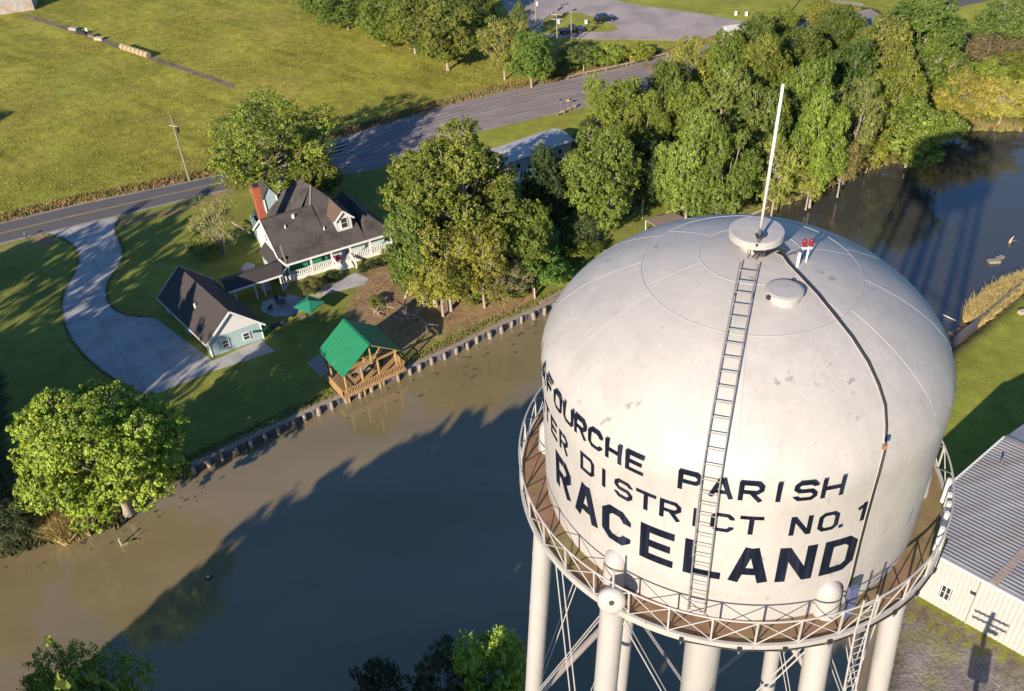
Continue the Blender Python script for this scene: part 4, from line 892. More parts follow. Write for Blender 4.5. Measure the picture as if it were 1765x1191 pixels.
MB().beam(P(-.8, -.55, dk-.1), P(8.2, -.55, dk-.1), .08, .34).build('skirt_board', WOOD, gz_); MB().beam(P(-.85, -.5, dk-.1), P(-.85, 4.5, dk-.1), .08, .34).build('skirt_board', WOOD, gz_)
for a_, c_ in ((.4, 2.1), (2.8, 4.4), (5.1, 7.0)): MB().slab([P(a_, 4.1, 1.4), P(c_, 4.1, 1.4), P(c_, 4.1, 3.3), P(a_, 4.1, 3.3)], .04, f.v).build('canvas_screen', GREENF, gz_)
p = P(3.4, 2.0, dk); r = empty('picnic_table', p, 'grey table on the deck of the green-roofed shelter', 'table'); MB().box(p+[0, 0, .74], (1.8, .9, .06), f.u, f.v).build('tabletop', PLANK, r); MB().box(p+[0, 0, .36], (.3, .5, .7), f.u, f.v).build('pedestal', FM, r)
for i, (a_, b__) in enumerate(((2.0, 2.2), (4.9, 1.8), (6.2, 2.4))):
    p = P(a_, b__, dk); r = empty('deck_chair', p, ['dark chair at the left end of the deck table', 'dark chair at the right end of the deck table', 'dark chair by the right posts of the deck shelter'][i], 'chair')
    MB().box(p+[0, 0, .42], (.6, .6, .08), f.u, f.v).build('seat', FM, r); MB().box(p+f.u*(.3 if i else -.3)+[0, 0, .75], (.08, .6, .65), f.u, f.v).build('backrest', FM, r); MB().box(p+[0, 0, .2], (.3, .3, .38), f.u, f.v).build('base', FM, r)

# ------------------------------------------------------------------ buildings half hidden by trees
def simple_building(lab, corners_px, z0, zh, zr, wall_m, roof_m, flat=False, name='building', wins=0):
    A_, B_, C_ = [G2(*c) for c in corners_px]; u = B_-A_; L_ = np.linalg.norm(u); u = u/L_; v = np.array([-u[1], u[0]]); d_ = (C_-B_)@v; v = v*np.sign(d_); d_ = abs(d_)
    r = empty(name, P3(A_, 0), lab, 'building'); Q = lambda a, b_, z: np.array([*(A_+u*a+v*b_), z])
    MB().slab([Q(0, 0, 0), Q(L_, 0, 0), Q(L_, d_, 0), Q(0, d_, 0)][::1 if d_ else -1], zh, (0, 0, 1)).build('wall', wall_m, r)
    e = .4
    if flat: MB().slab([Q(-e, -e, zh+.25), Q(L_+e, -e, zh+.25), Q(L_+e, d_+e, zh+.25), Q(-e, d_+e, zh+.25)], .2).build('roof', roof_m, r)
    else:
        MB().slab([Q(-e, -e, zh), Q(L_+e, -e, zh), Q(L_+e, d_/2, zr), Q(-e, d_/2, zr)], .15, (0, 0, 1)).build('roof_slope', roof_m, r); MB().slab([Q(-e, d_/2, zr), Q(L_+e, d_/2, zr), Q(L_+e, d_+e, zh), Q(-e, d_+e, zh)], .15, (0, 0, 1)).build('roof_slope', roof_m, r)
        for a_ in (0, L_-.1): MB().slab([Q(a_, 0, zh), Q(a_, d_, zh), Q(a_, d_/2, zr-.05)], .1, (*u, 0)).build('gable', wall_m, r)
    for k in range(wins):
        fo = MB().box(Q(L_*(k+.6)/(wins+.2), -.04, zh*.55), (.9, .08, 1.0), (*u, 0), (*v, 0)).build('window', WHITE, r); MB().box(Q(L_*(k+.6)/(wins+.2), -.08, zh*.55), (.7, .06, .8), (*u, 0), (*v, 0)).build('pane', GLASS, fo)
    return r
LROOF = mat('light_grey_roof', (.50, .47, .45), .8, .1, .6)
simple_building('long white building with light grey roof half hidden behind the tall oak', [(872, 306), (985, 266), (968, 242)], 0, 2.6, 3.4, mat('cream_wall', (.60, .54, .46), .8), LROOF, wins=3)
simple_building('low shed with shaded blue-grey metal roof in front of the long white building', [(905, 352), (1000, 318), (985, 290)], 0, 2.3, 3.2, SIDB, mat('blue_grey_metal_roof', (.35, .38, .42), .5, .15, 1), name='shed')
simple_building('grey metal shed at the top left corner of the field', [(-60, 34), (60, 17), (52, -5)], 0, 4.4, 5.6, mat('rust_streaked_sheet', (.36, .33, .32), .6, .3, .8, col2=(.35, .24, .16), mixscale=.3), METALR, name='shed')
simple_building('white roofed house corner behind the woods next to the parking lot', [(1255, 74), (1285, 70), (1290, 60)], 0, 2.5, 3.2, WHITE, LROOF)
# open shed with flat brown roof near the tank
p = [G(1112, 378, 2.4), G(1160, 366, 2.4), G(1202, 383, 2.4), G(1150, 402, 2.4)]
sh = empty('carport', G(1150, 400), 'open shed with flat brown ribbed roof beyond the left shoulder of the dome', 'shed')
n = 14
for k in range(n):
    a0, a1 = p[0]+(p[1]-p[0])*k/n, p[0]+(p[1]-p[0])*(k+.92)/n; b0, b1 = p[3]+(p[2]-p[3])*k/n, p[3]+(p[2]-p[3])*(k+.92)/n
    MB().slab([a0, b0, b1, a1], .08).build('roof_board', mat('brown_roof_board', (.23, .185, .155), .8, .2, 2), sh)
MB().slab([q_-[0, 0, .1] for q_ in (p[0], p[3], p[2], p[1])], .1).build('roof_deck', WOODG, sh)
for q_ in p: MB().tube([[q_[0]*.97+p[0][0]*.015+p[2][0]*.015, q_[1]*.97+p[0][1]*.015+p[2][1]*.015, 0], [q_[0]*.97+p[0][0]*.015+p[2][0]*.015, q_[1]*.97+p[0][1]*.015+p[2][1]*.015, 2.3]], .07, 6).build('post', WHITE, sh)
fr_ = empty('picnic_bench', G(1172, 358), 'pale wooden frame lying on the lawn behind the flat brown shed', 'frame')
for a_, c_ in (((1160, 352), (1176, 368)), ((1166, 350), (1184, 365)), ((1160, 352), (1166, 350)), ((1176, 368), (1184, 365))): MB().beam(G(*a_, .3), G(*c_, .3), .25, .3).build('timber', PB, fr_)

# ------------------------------------------------------------------ large white metal building, right
f = Frame(G2(1583, 1028.7), ang_u(-46.5), 0); P = f
bd = empty('metal_building', P(0, 0, 0), 'large white metal building with ribbed grey roof at the right edge', 'building')
u0, u1, he, hr = -3.5, 26, 6.7, 8.3; vE, vR, vB = -.2, 17.0, 34
sk = lambda v: (v-vE)*.16                                    # the gable end is not quite square to the eave
wall = MB().slab([P(u0+.3, vE+.3, 0), P(u1, vE+.3, 0), P(u1, vE+.3, he-.05), P(u0+.3, vE+.3, he-.05)], .15, f.v).build('wall', METALW, bd)
MB().slab([P(u0+.3, vE+.3, 0), P(u0+.3, vE+.3, he-.05), P(u0+.3+sk(vR), vR, hr-.1), P(u0+.3+sk(vB), vB, he-.05), P(u0+.3+sk(vB), vB, 0)], .15, f.u).build('gable_wall', METALW, bd)
r_ = MB(); k = u0+.5
while k < 16: r_.box(P(k, vE+.255, he/2), (.12, .10, he-.12), f.u, f.v); k += .42
tag(r_.build('wall_ribs', METALW, bd), kind='stuff')
MB().slab([P(u0-.1, vE, he), P(u1, vE, he), P(u1, vR, hr), P(u0-.1+sk(vR), vR, hr)], .06, (0, 0, 1)).build('roof_slope', METALR, bd)
MB().slab([P(u0-.1+sk(vR), vR, hr), P(u1, vR, hr), P(u1, vB, he), P(u0-.1+sk(vB), vB, he)], .06, (0, 0, 1)).build('roof_slope', METALR, bd)
r_ = MB(); n = 42
for k in range(1, n):
    v_ = vE+(vR-vE)*k/n; z_ = he+(hr-he)*k/n+.11; a_, c_ = P(u0-.1+sk(v_), v_, z_), P(u1, v_, z_); r_.beam(a_, c_, .14, .10)
tag(r_.build('roof_ribs', METALR, bd), kind='stuff')
MB().beam(P(u0-.1+sk(vR), vR, hr+.1), P(u1, vR, hr+.1), .5, .12).build('ridge_cap', METALR, bd)
MB().beam(P(u0-.15, vE, he+.02), P(u0-.15+sk(vR), vR, hr+.02), .2, .25).build('verge_trim', WHITE, bd)
MB().beam(P(u0-.1, vE-.08, he-.03), P(u1, vE-.08, he-.03), .16, .16).build('gutter', WHITE, bd)
MB().slab([P(5.0, vE, he+.10), P(5.7, vE, he+.10), P(5.7+2.4, vR, hr+.10), P(5.0+2.4, vR, hr+.10)], .05, (0, 0, 1)).build('rusty_sheet', mat('rusted_panel', (.34, .24, .17), .7, .3, 1), bd)
def on_wall(px, py):
    # point of the front wall plane seen at a pixel of the photograph
    n_ = np.cross(f.u, [0, 0, 1]); d = FW+RT*(px-882.5)/FPX-UP*(py-595.5)/FPX; a = P(0, vE+.3, 0); t = ((a-EYE)@n_)/(d@n_); return EYE+d*t
c_ = on_wall(1630, 1021); l_ = np.array([np.dot(c_-P(0, vE+.3, 0), f.u), vE+.3]); window(bd, f, (l_[0], vE+.28), f.u, c_[2], 1.3, 1.9, -f.v, shut=None)
c_ = on_wall(1679, 1021); MB().box(c_-f.v*.12, (.5, .25, .2), f.u, f.v).build('wall_lamp', DARK, bd)
q_ = G(1725, 800, 8.0); MB().tube([q_-[0, 0, .3], q_+[0, 0, .9]], .10, 8).build('vent_pipe', mat('blue_grey_pipe', (.12, .13, .2), .5), bd)
# utility pole outside the frame whose shadow falls on this wall
w_ = on_wall(1700, 1086); pp = np.array([w_[0], w_[1]])-SH*20.0
pl = empty('utility_pole', P3(pp, 0), 'utility pole outside the frame whose shadow falls on the white wall', 'utility pole')
MB().tube([P3(pp, 0), P3(pp, 11.5)], [.26, .19], 8).build('pole', WOODG, pl); [MB().box(P3(pp, z_), (2.9, .25, .22), (SH[1], -SH[0], 0), (*SH, 0)).build('crossarm', WOODG, pl) for z_ in (10.7, 9.8)]
MB().box(P3(pp+np.array([SH[1], -SH[0]])*.5, 9.0), (.9, .3, .5), (SH[1], -SH[0], 0), (*SH, 0)).build('switch_box', GREY, pl)
for s_ in (-1, 1): MB().tube([P3(pp+np.array([SH[1], -SH[0]])*.5*s_, 6.2), P3(pp+np.array([SH[1], -SH[0]])*.5*s_, 7.5)], .36, 10).build('transformer', GREY, pl)

# ------------------------------------------------------------------ poles, cars, road furniture, bales
def pole(px, py, h, lab, cross=1, lamp=False, ang=.4, transf=False, col_=None, thin=.13):
    p = G(px, py); r = empty('street_lamp' if lamp else 'utility_pole', p, lab, 'street lamp' if lamp else 'utility pole')
    MB().tube([p, p+[0, 0, h]], [thin*1.3, thin*.8], 8).build('pole', col_ or WOODG, r)
    ux = np.array([math.cos(ang), math.sin(ang), 0]); uy = np.array([-ux[1], ux[0], 0])
    for k in range(cross):
        MB().box(p+uy*.15+[0, 0, h-1.0*k-1.0], (2.4, .14, .14), ux, uy).build('crossarm', PB, r)
        for s_ in (-1, -.5, .5, 1): MB().tube([p+uy*.15+ux*s_*1.05+[0, 0, h-1.0*k-.95], p+uy*.15+ux*s_*1.05+[0, 0, h-1.0*k-.65]], .06, 6).build('insulator', GREY, r)
    if transf: MB().tube([p+ux*.45+[0, 0, h-2.9], p+ux*.45+[0, 0, h-1.9]], .3, 10).build('transformer', mat('white_transformer', (.6, .6, .6), .4), r)
    if lamp: MB().beam(p+[0, 0, h], p+ux*.9+[0, 0, h+.15], .1).build('arm', DARK, r); MB().box(p+ux*1.0+[0, 0, h+.12], (.8, .35, .2), ux, uy).build('lamp_head', DARK, r)
    return r
pole(327, 312, 12.6, 'leaning pale utility pole at the edge of the field beside the road', 0, thin=.15)
p = G(327, 312); r = scn.objects['utility_pole.001'] if 'utility_pole.001' in scn.objects else None
if r: MB().box(p+[0, 0, 10.6], (1.8, .14, .14), (.9, -.45, 0), (.45, .9, 0)).build('crossarm', PB, r); MB().tube([p+[.5, .1, 9.3], p+[.5, .1, 10.3]], .26, 8).build('transformer', DARK, r)
pole(961, 98, 10.2, 'utility pole with crossarms in front of the parked pickup', 2, transf=True, ang=-.25)
pole(985, 66, 6.2, 'short lamp pole standing in front of the dark pickup', 0, lamp=True)
pole(924, 44, 7.5, 'pale pole behind the trees at the parking lot edge', 1, ang=.3, thin=.14, transf=True)
pole(838, 30, 6.5, 'thin pole among the treetops left of the yellow tree', 0, thin=.1)
pole(1361, 22, 9, 'dark utility pole cut by the top edge above the woods', 0, thin=.13, col_=BARKD)
for lab, x, y in (('yellow marker post behind the guardrail, left', 1006, 126), ('yellow marker post behind the guardrail, middle', 1063, 114), ('yellow marker post behind the guardrail, right', 1087, 108)):
    p = G(x, y); r = empty('marker_post', p, lab, 'marker post'); MB().tube([p, p+[0, 0, 1.3]], .09, 6).build('post', mat('yellow_post', (.55, .38, .08), .6), r); MB().tube([p+[0, 0, 1.3], p+[0, 0, 1.45]], .11, 6).build('cap', WHITE, r)
gr = empty('guardrail', G(1040, 128), 'long wooden guardrail along the far side of the road', 'guardrail')
gp = [G(979, 137), G(1010, 129), G(1045, 122), G(1080, 114), G(1115, 105), G(1150, 96)]
for i, q_ in enumerate(gp):
    MB().box(q_+[0, 0, .4], (.22, .22, .8)).build('post', WOODG, gr)
    if i: MB().beam(gp[i-1]+[0, 0, .6], q_+[0, 0, .6], .12, .34).build('rail', WOODG, gr)
gr = empty('wooden_barrier', G(978, 192), 'broken timber barrier at the near roadside by the woods', 'barrier')
gp = [G(962, 200), G(973, 196), G(983, 191), G(992, 187)]
for i, q_ in enumerate(gp):
    MB().box(q_+[0, 0, .5], (.3, .3, 1.0)).build('post', BARKD, gr)
    if i: MB().beam(gp[i-1]+[0, 0, .65], q_+[0, 0, .6], .25, .4).build('rail', PB, gr)
p = G(967, 186); r = empty('road_sign', p, 'small dark sign on a post above the broken timber barrier', 'sign'); MB().tube([p, p+[0, 0, 1.8]], .04, 6).build('post', GREY, r); MB().box(p+[0, 0, 1.7], (.5, .04, .5)).build('panel', DARK, r)
p = G(979, 184); r = empty('road_sign', p, 'small brown-yellow sign beside the dark one at the barrier', 'sign'); MB().tube([p, p+[0, 0, 1.4]], .04, 6).build('post', GREY, r); MB().box(p+[0, 0, 1.3], (.6, .04, .4)).build('panel', mat('yellow_post'), r)
p = G(47, 412); r = empty('mailbox', p, 'mailbox on a short post at the grass edge beside the driveway mouth', 'mailbox'); MB().box(p+[0, 0, .5], (.12, .12, 1.0)).build('post', DARK, r); MB().box(p+[0, 0, 1.12], (.25, .5, .25)).build('box', GREY, r)
for lab, x, y in (('white round-topped box by the parking lot, left of two', 1268, 26), ('white round-topped box by the parking lot, right of two', 1286, 27), ('white utility box on the grass left of the pickup', 934, 44), ('small white box on the island behind the pickup', 1010, 41)):
    p = G(x, y); r = empty('utility_box', p, lab, 'utility box'); MB().box(p+[0, 0, .35], (.6, .45, .7)).build('body', WHITE, r); MB().tube([p+[-.3, 0, .7], p+[.3, 0, .7]], .22, 10).build('lid', WHITE, r)
def car(px, py, ang, lab, kind, cat):
    p = G(px, py, .04); ux = np.array([math.cos(ang), math.sin(ang), 0]); uy = np.array([-ux[1], ux[0], 0]); Q = lambda a, b_, z: p+ux*a+uy*b_+np.array([0, 0, z])
    L_ = 5.8 if kind == 'pickup' else 4.8; W = .98
    r = empty('parked_'+('pickup' if kind == 'pickup' else 'suv'), p, lab, cat)
    side = [(-L_/2, .45), (-L_/2, 1.0), (-L_*.46, 1.12), (.1, 1.12), (L_*.30, 1.08), (L_*.47, .95), (L_/2, .75), (L_/2, .4)] if kind == 'pickup' else [(-L_/2, .42), (-L_/2, 1.05), (-L_*.42, 1.15), (L_*.22, 1.12), (L_*.44, .95), (L_/2, .72), (L_/2, .4)]
    MB().slab([Q(a, -W, z) for a, z in side], 2*W, uy).build('body', CARP, r)
    cab = [(-.6, 1.1), (-.45, 1.75), (.75, 1.78), (1.5, 1.08)] if kind == 'pickup' else [(-2.2, 1.1), (-1.9, 1.68), (.4, 1.72), (1.4, 1.08)]
    V = [Q(a, s_*(W-(.05 if z < 1.2 else .18)), z) for s_ in (-1, 1) for a, z in cab]
    cb = obj('cabin', V, [(0, 1, 2, 3), (7, 6, 5, 4), (0, 4, 5, 1), (1, 5, 6, 2), (2, 6, 7, 3)], GLASS, r)
    a1, a2 = cab[1][0], cab[2][0]; MB().slab([Q(a1-.03, -W+.16, 1.74), Q(a2+.03, -W+.16, 1.78), Q(a2+.03, W-.16, 1.78), Q(a1-.03, W-.16, 1.74)], .06, (0, 0, 1)).build('roof', CARP, r)
    if kind == 'pickup': MB().box(Q(-1.75, 0, 1.125), (2.1, 1.6, .02), ux, uy).build('bed', DARK, r)
    for a in (-L_*.31, L_*.31):
        for s_ in (-1, 1):
            wh = MB().tube([Q(a, s_*(W-.12), .37), Q(a, s_*(W+.03), .37)], .37, 14).build('wheel', TYRE, r); MB().tube([Q(a, s_*(W+.02), .37), Q(a, s_*(W+.05), .37)], .22, 12).build('rim', TRIM, wh)
    for s_ in (-1, 1): MB().box(Q(L_/2-.02, s_*.68, .78), (.08, .4, .16), ux, uy).build('headlight', TRIM, r); MB().box(Q(-L_/2+.01, s_*.78, .85), (.06, .2, .28), ux, uy).build('tail_light', RED, r)
car(985, 57, .12, 'dark pickup truck parked on the strip beside the grass island', 'pickup', 'pickup truck')
car(1042, 37, .3, 'black car parked at the edge of the big parking lot', 'suv', 'car')
b0, b1 = G2(214, 86), G2(255, 100)
for i in range(7):
    c_ = b0+(b1-b0)*i/6; d = (b1-b0)/np.linalg.norm(b1-b0); L_ = np.linalg.norm(b1-b0)/6*.80
    p = P3(c_, .75); b = MB().tube([p-np.array([*d, 0])*L_*.5, p-np.array([*d, 0])*L_*.42, p+np.array([*d, 0])*L_*.42, p+np.array([*d, 0])*L_*.5], [.66, .75, .75, .66], 18)
    tag(b.build('hay_bale', HAY, origin=P3(c_, 0)), 'round straw-coloured hay bale in the row along the field track', 'hay bale', 'round hay bales in a row on the field track')
for i, (x, y, sx, lab) in enumerate([(128, 52, 2.6, 'grey plank heap on the field track, leftmost piece'), (142, 58, 3.2, 'dark implement lying on the field track beside the plank heap'), (160, 64, 2.0, 'dark scrap piece on the field track between the planks and the bales'), (172, 69, 2.6, 'scrap timber on the field track nearest the bales')]):
    box_thing('debris_pile', lab, 'debris', [PLANK, DARK, BARKD, PB][i], x, y, (sx, 1.1, .7), -.5)
p = G(151, 58); tag(MB().box(p+[0, 0, .7], (.5, .3, 1.4)).build('trough', WHITE), 'upright white barrel standing on the field track', 'barrel')

# ------------------------------------------------------------------ things in and by the water
r = empty('snag', G(222, 936, -1), 'short post and driftwood sticking out of the bayou below the left tree', 'driftwood')
p = G(210, 940, -1); MB().tube([p-[0, 0, .4], p+[0, 0, 1.1]], .12, 7).build('post', PB, r)
q_ = G(222, 937, -1); MB().tube([q_-[.9, .3, .1], q_+[0, 0, .18], q_+[1.1, .5, .0]], [.15, .2, .08], 7).build('log', mat('mossy_log', (.14, .14, .05), .9), r); MB().tube([q_, q_+[.5, .5, .7]], [.09, .02], 5).build('twig', BARKD, r)
p = G(360, 997, -1); r = empty('duck', p, 'small dark duck with a pale patch floating at the edge of the shade', 'duck')
MB().tube([p+[-.35, 0, .1], p+[-.2, 0, .12], p+[.15, 0, .14], p+[.35, 0, .2]], [.03, .16, .17, .04], 8).build('body', DARK, r); MB().tube([p+[.28, 0, .15], p+[.34, 0, .36], p+[.42, 0, .40], p+[.52, 0, .38]], [.06, .07, .07, .02], 6).build('head', DARK, r); MB().box(p+[0, -.02, .28], (.3, .22, .05)).build('wing_patch', WHITE, r)
p = G(1622, 545, -1); r = empty('dock_remains', p, 'thin white pipe and brown planks in the water at the lawn corner', 'dock'); MB().tube([G(1625, 542, -.8), G(1648, 553, -.8)], .08, 6).build('pipe', WHITE, r)
box_thing('planks', 'brown boards at the corner where the lawn meets the pond', 'boards', mat('brown_board', (.22, .14, .09), .9), 1648, 573, (1.8, 1.0, .25), .5, -.6)
p = G(1713, 452, -1); r = empty('float_dock', p, 'small pale concrete block dock among the reeds', 'dock'); MB().box(p+[0, 0, .2], (1.6, .8, .4)).build('block', WOODG, r); MB().box(p+[1.3, .9, .15], (1.2, .6, .3), (.9, .4, 0), (-.4, .9, 0)).build('block', WOODG, r)
p = G(1740, 418, -1); r = empty('snag', p, 'stub of dead wood with a bird rising from the pond at right', 'driftwood'); MB().tube([p-[0, 0, .3], p+[.1, 0, .5], p+[.5, .2, 1.0]], [.2, .16, .04], 6).build('stub', PB, r); MB().tube([p+[.1, 0, .3], p+[1.3, .1, .3]], [.12, .04], 6).build('branch', BARKD, r)
box_thing('stone', 'small tan stone on the right lawn at the photo edge', 'stone', PB, 1762, 540, (1.1, .6, .5), .3)

# ------------------------------------------------------------------ the water tower
TX, TY, TR = 6.85, 21.72, 6.0
ZT, ZH, ZN = 61.9, 3.5, 1.7
tow = empty('water_tower', (TX, TY, 0), 'white elevated water tank lettered RACELAND with railed balcony, ladder and antenna', 'water tower')
def zprof(r): return ZT-ZH+ZH*max(0., 1-(min(r, TR)/TR)**ZN)**(1/ZN)
def cyl(a, r, z): return np.array([TX+r*math.cos(a), TY+r*math.sin(a), z])
rad = math.radians
prof = [(.001, ZT)]+[(TR*t, zprof(TR*t)) for t in np.r_[np.linspace(.03, .9, 26), np.linspace(.92, .999, 12)]]+[(TR, ZT-ZH-.02)]+[(TR, z) for z in np.linspace(58.2, 53.0, 8)]
prof += [(TR*math.cos(t), 53.0-3.0*math.sin(t)) for t in np.linspace(.08, 1.45, 14)]
b = MB().lathe(prof, (TX, TY), 144); b.F = [q[::-1] for q in b.F]; b.build('tank_shell', TANK, tow, True)
SEAM = mat('weld_seam_paint', (.40, .38, .365), .5, .1, 3)
def ring(r, z, t, name, m, n=120, parent=tow, a0=0, a1=2*math.pi):
    pts = [cyl(a0+(a1-a0)*i/n, r, z) for i in range(n+1)]
    return MB().tube(pts, t, 6, False).build(name, m, parent, True)
for r_, a0, a1 in ((3.05, 0, 360), (1.45, 0, 360)): ring(r_, zprof(r_)+.002, .013, 'weld_seam', SEAM)
ring(TR, 58.2, .007, 'weld_seam', SEAM); ring(TR, 55.7, .006, 'weld_seam', SEAM)
for k in range(12):
    a = rad(15+30*k); rs = np.linspace(3.05, 5.98, 16); MB().tube([cyl(a, r_, zprof(r_)+.001) for r_ in rs], .008, 5, False).build('weld_seam', SEAM, tow)
for k in range(6):
    a = rad(8+60*k); rs = np.linspace(1.45, 3.05, 8); MB().tube([cyl(a, r_, zprof(r_)+.001) for r_ in rs], .008, 5, False).build('weld_seam', SEAM, tow)
for k in range(8):
    a = rad(22+45*k); MB().tube([cyl(a, TR+.002, 58.2), cyl(a, TR+.002, 55.7)], .009, 5, False).build('weld_seam', SEAM, tow)
# legs
LA = [165, -135, -75, -15, 45, 105]; SPL = .075; RL = 5.93
def legp(i, z, dr=0): return cyl(rad(LA[i]), RL+dr+(54.2-z)*SPL, z)
lg = []
for i in range(6):
    cap_ = [(.385*math.cos(t), .50*math.sin(t)) for t in np.linspace(0, 1.45, 7)]
    pts = [legp(i, 0), legp(i, 25), legp(i, 50), legp(i, 54.1)]+[legp(i, 54.1+c[1]) for c in cap_[1:]]
    o = MB().tube(pts, [.385]*4+[c[0] for c in cap_[1:]], 24).build('leg', LEGM, tow, True); lg.append(o)
    for z in (47.5, 44.0, 40.2): MB().tube([legp(i, z-.03), legp(i, z+.03)], .398, 20).build('leg_band', LEGM, o)
    MB().box(legp(i, 0)+[0, 0, .25], (1.8, 1.8, .5)).build('footing', CONC, o)
rs_ = MB().tube([(TX, TY, 0), (TX, TY, 48.5), (TX, TY, 50.2), (TX, TY, 51.5)], [.72, .72, .74, .95], 32).build('riser', LEGM, tow, True)
MB().tube([(TX, TY, 48.8), (TX, TY, 48.95)], .81, 32).build('riser_collar', LEGM, rs_)
for i in range(6):
    j = (i+1) % 6
    for zz in (37.0, 19.0): MB().tube([legp(i, zz), legp(j, zz)], .16, 10).build('strut', mat('strut_paint', (.46, .38, .33), .6, .2, 2), tow)
    for (za, zb) in ((52.3, 37.2), (36.8, 19.2)):
        for s_ in (-.10, .10):
            for (p, q) in ((i, j), (j, i)):
                a_, c_ = legp(p, za), legp(q, zb); dd = (c_-a_)/np.linalg.norm(c_-a_); sd_ = np.cross(dd, [0, 0, 1]); sd_ /= np.linalg.norm(sd_)
                MB().tube([a_+dd*.45+sd_*s_*(0 if za > 50 and False else 1), c_-dd*.45+sd_*s_], .024, 5).build('tie_rod', STEELW, tow)
    for s_ in (1, -1):
        a_ = legp(i, 52.2); d_ = legp((i+s_) % 6, 52.2)-a_; d_ /= np.linalg.norm(d_)
        MB().slab([a_+d_*.3+[0, 0, .3], a_+d_*.75+[0, 0, -.35], a_+d_*.62+[0, 0, -.6], a_+d_*.3+[0, 0, -.75]], .03, np.cross(d_, [0, 0, 1])).build('gusset', STEELW, lg[i])
# balcony
RD, ZD = 6.86, 53.3
b = MB().lathe([(TR-.02, ZD), (RD-.04, ZD), (RD-.04, ZD-.04), (TR-.02, ZD-.04)], (TX, TY), 108); b.F = [q[::-1] for q in b.F]; dko = b.build('balcony_deck', DECKM, tow)
b = MB().lathe([(RD-.05, ZD+.09), (RD+.04, ZD+.09), (RD+.04, ZD-.16), (RD-.10, ZD-.16), (RD-.10, ZD-.12), (RD-.05, ZD-.12), (RD-.05, ZD+.09)], (TX, TY), 108); b.F = [q[::-1] for q in b.F]; b.build('deck_channel', STEELW, tow)
HR = 1.08; NB = 36
ring(RD-.01, ZD+HR, .033, 'handrail', STEELW, 144); 
def uprt(k): return rad(4+k*360/NB)
for k in range(NB):
    a, a2 = uprt(k), uprt(k+1); r0 = RD-.01
    MB().box((cyl(a, r0, ZD+.07)+cyl(a, r0, ZD+HR))/2, (.05, .05, HR-.09), (-math.sin(a), math.cos(a), 0), (math.cos(a), math.sin(a), 0)).build('baluster', STEELW, tow)
    MB().tube([cyl(a, r0+.012, ZD+.08), cyl(a2, r0+.012, ZD+HR-.03)], .019, 5).build('brace', STEELW, tow)
    MB().tube([cyl(a, r0-.03, ZD+HR-.03), cyl(a2, r0-.03, ZD+.08)], .019, 5).build('brace', STEELW, tow)
for k in range(36):
    a = rad(k*10+9); MB().beam(cyl(a, TR, ZD-.42), cyl(a, RD-.1, ZD-.09), .05, .06).build('deck_bracket', STEELW, tow)
# flood lights and cable clamps on the outside of the balcony
fl = []
for i, (x, y) in enumerate([(1176, 1094), (1273, 1108), (1349, 1108), (1425, 1099), (1490, 1078), (1540, 1055), (1578, 1022), (1610, 982), (1626, 932)]):
    d = FW+RT*(x-882.5)/FPX-UP*(y-595.5)/FPX; t = (ZD-.05-CAMZ)/d[2]; p = EYE+d*t; a = math.atan2(p[1]-TY, p[0]-TX); q_ = cyl(a, RD+.10, ZD-.03); fl.append(q_)
    MB().box(q_, (.11, .08, .10), (-math.sin(a), math.cos(a), 0), (math.cos(a), math.sin(a), 0)).build('cable_clamp', DARK, tow); MB().tube([q_, q_+[0, 0, -.18]], .03, 6).build('clamp_bolt', GREY, tow)
MB().tube([p_ for p_ in fl[4:]], .022, 6).build('cable', ROPE, tow)
MB().tube([cyl(math.atan2(q_[1]-TY, q_[0]-TX), RD+.1, ZD-.1) for q_ in fl[:5]], .018, 6).build('cable', ROPE, tow)
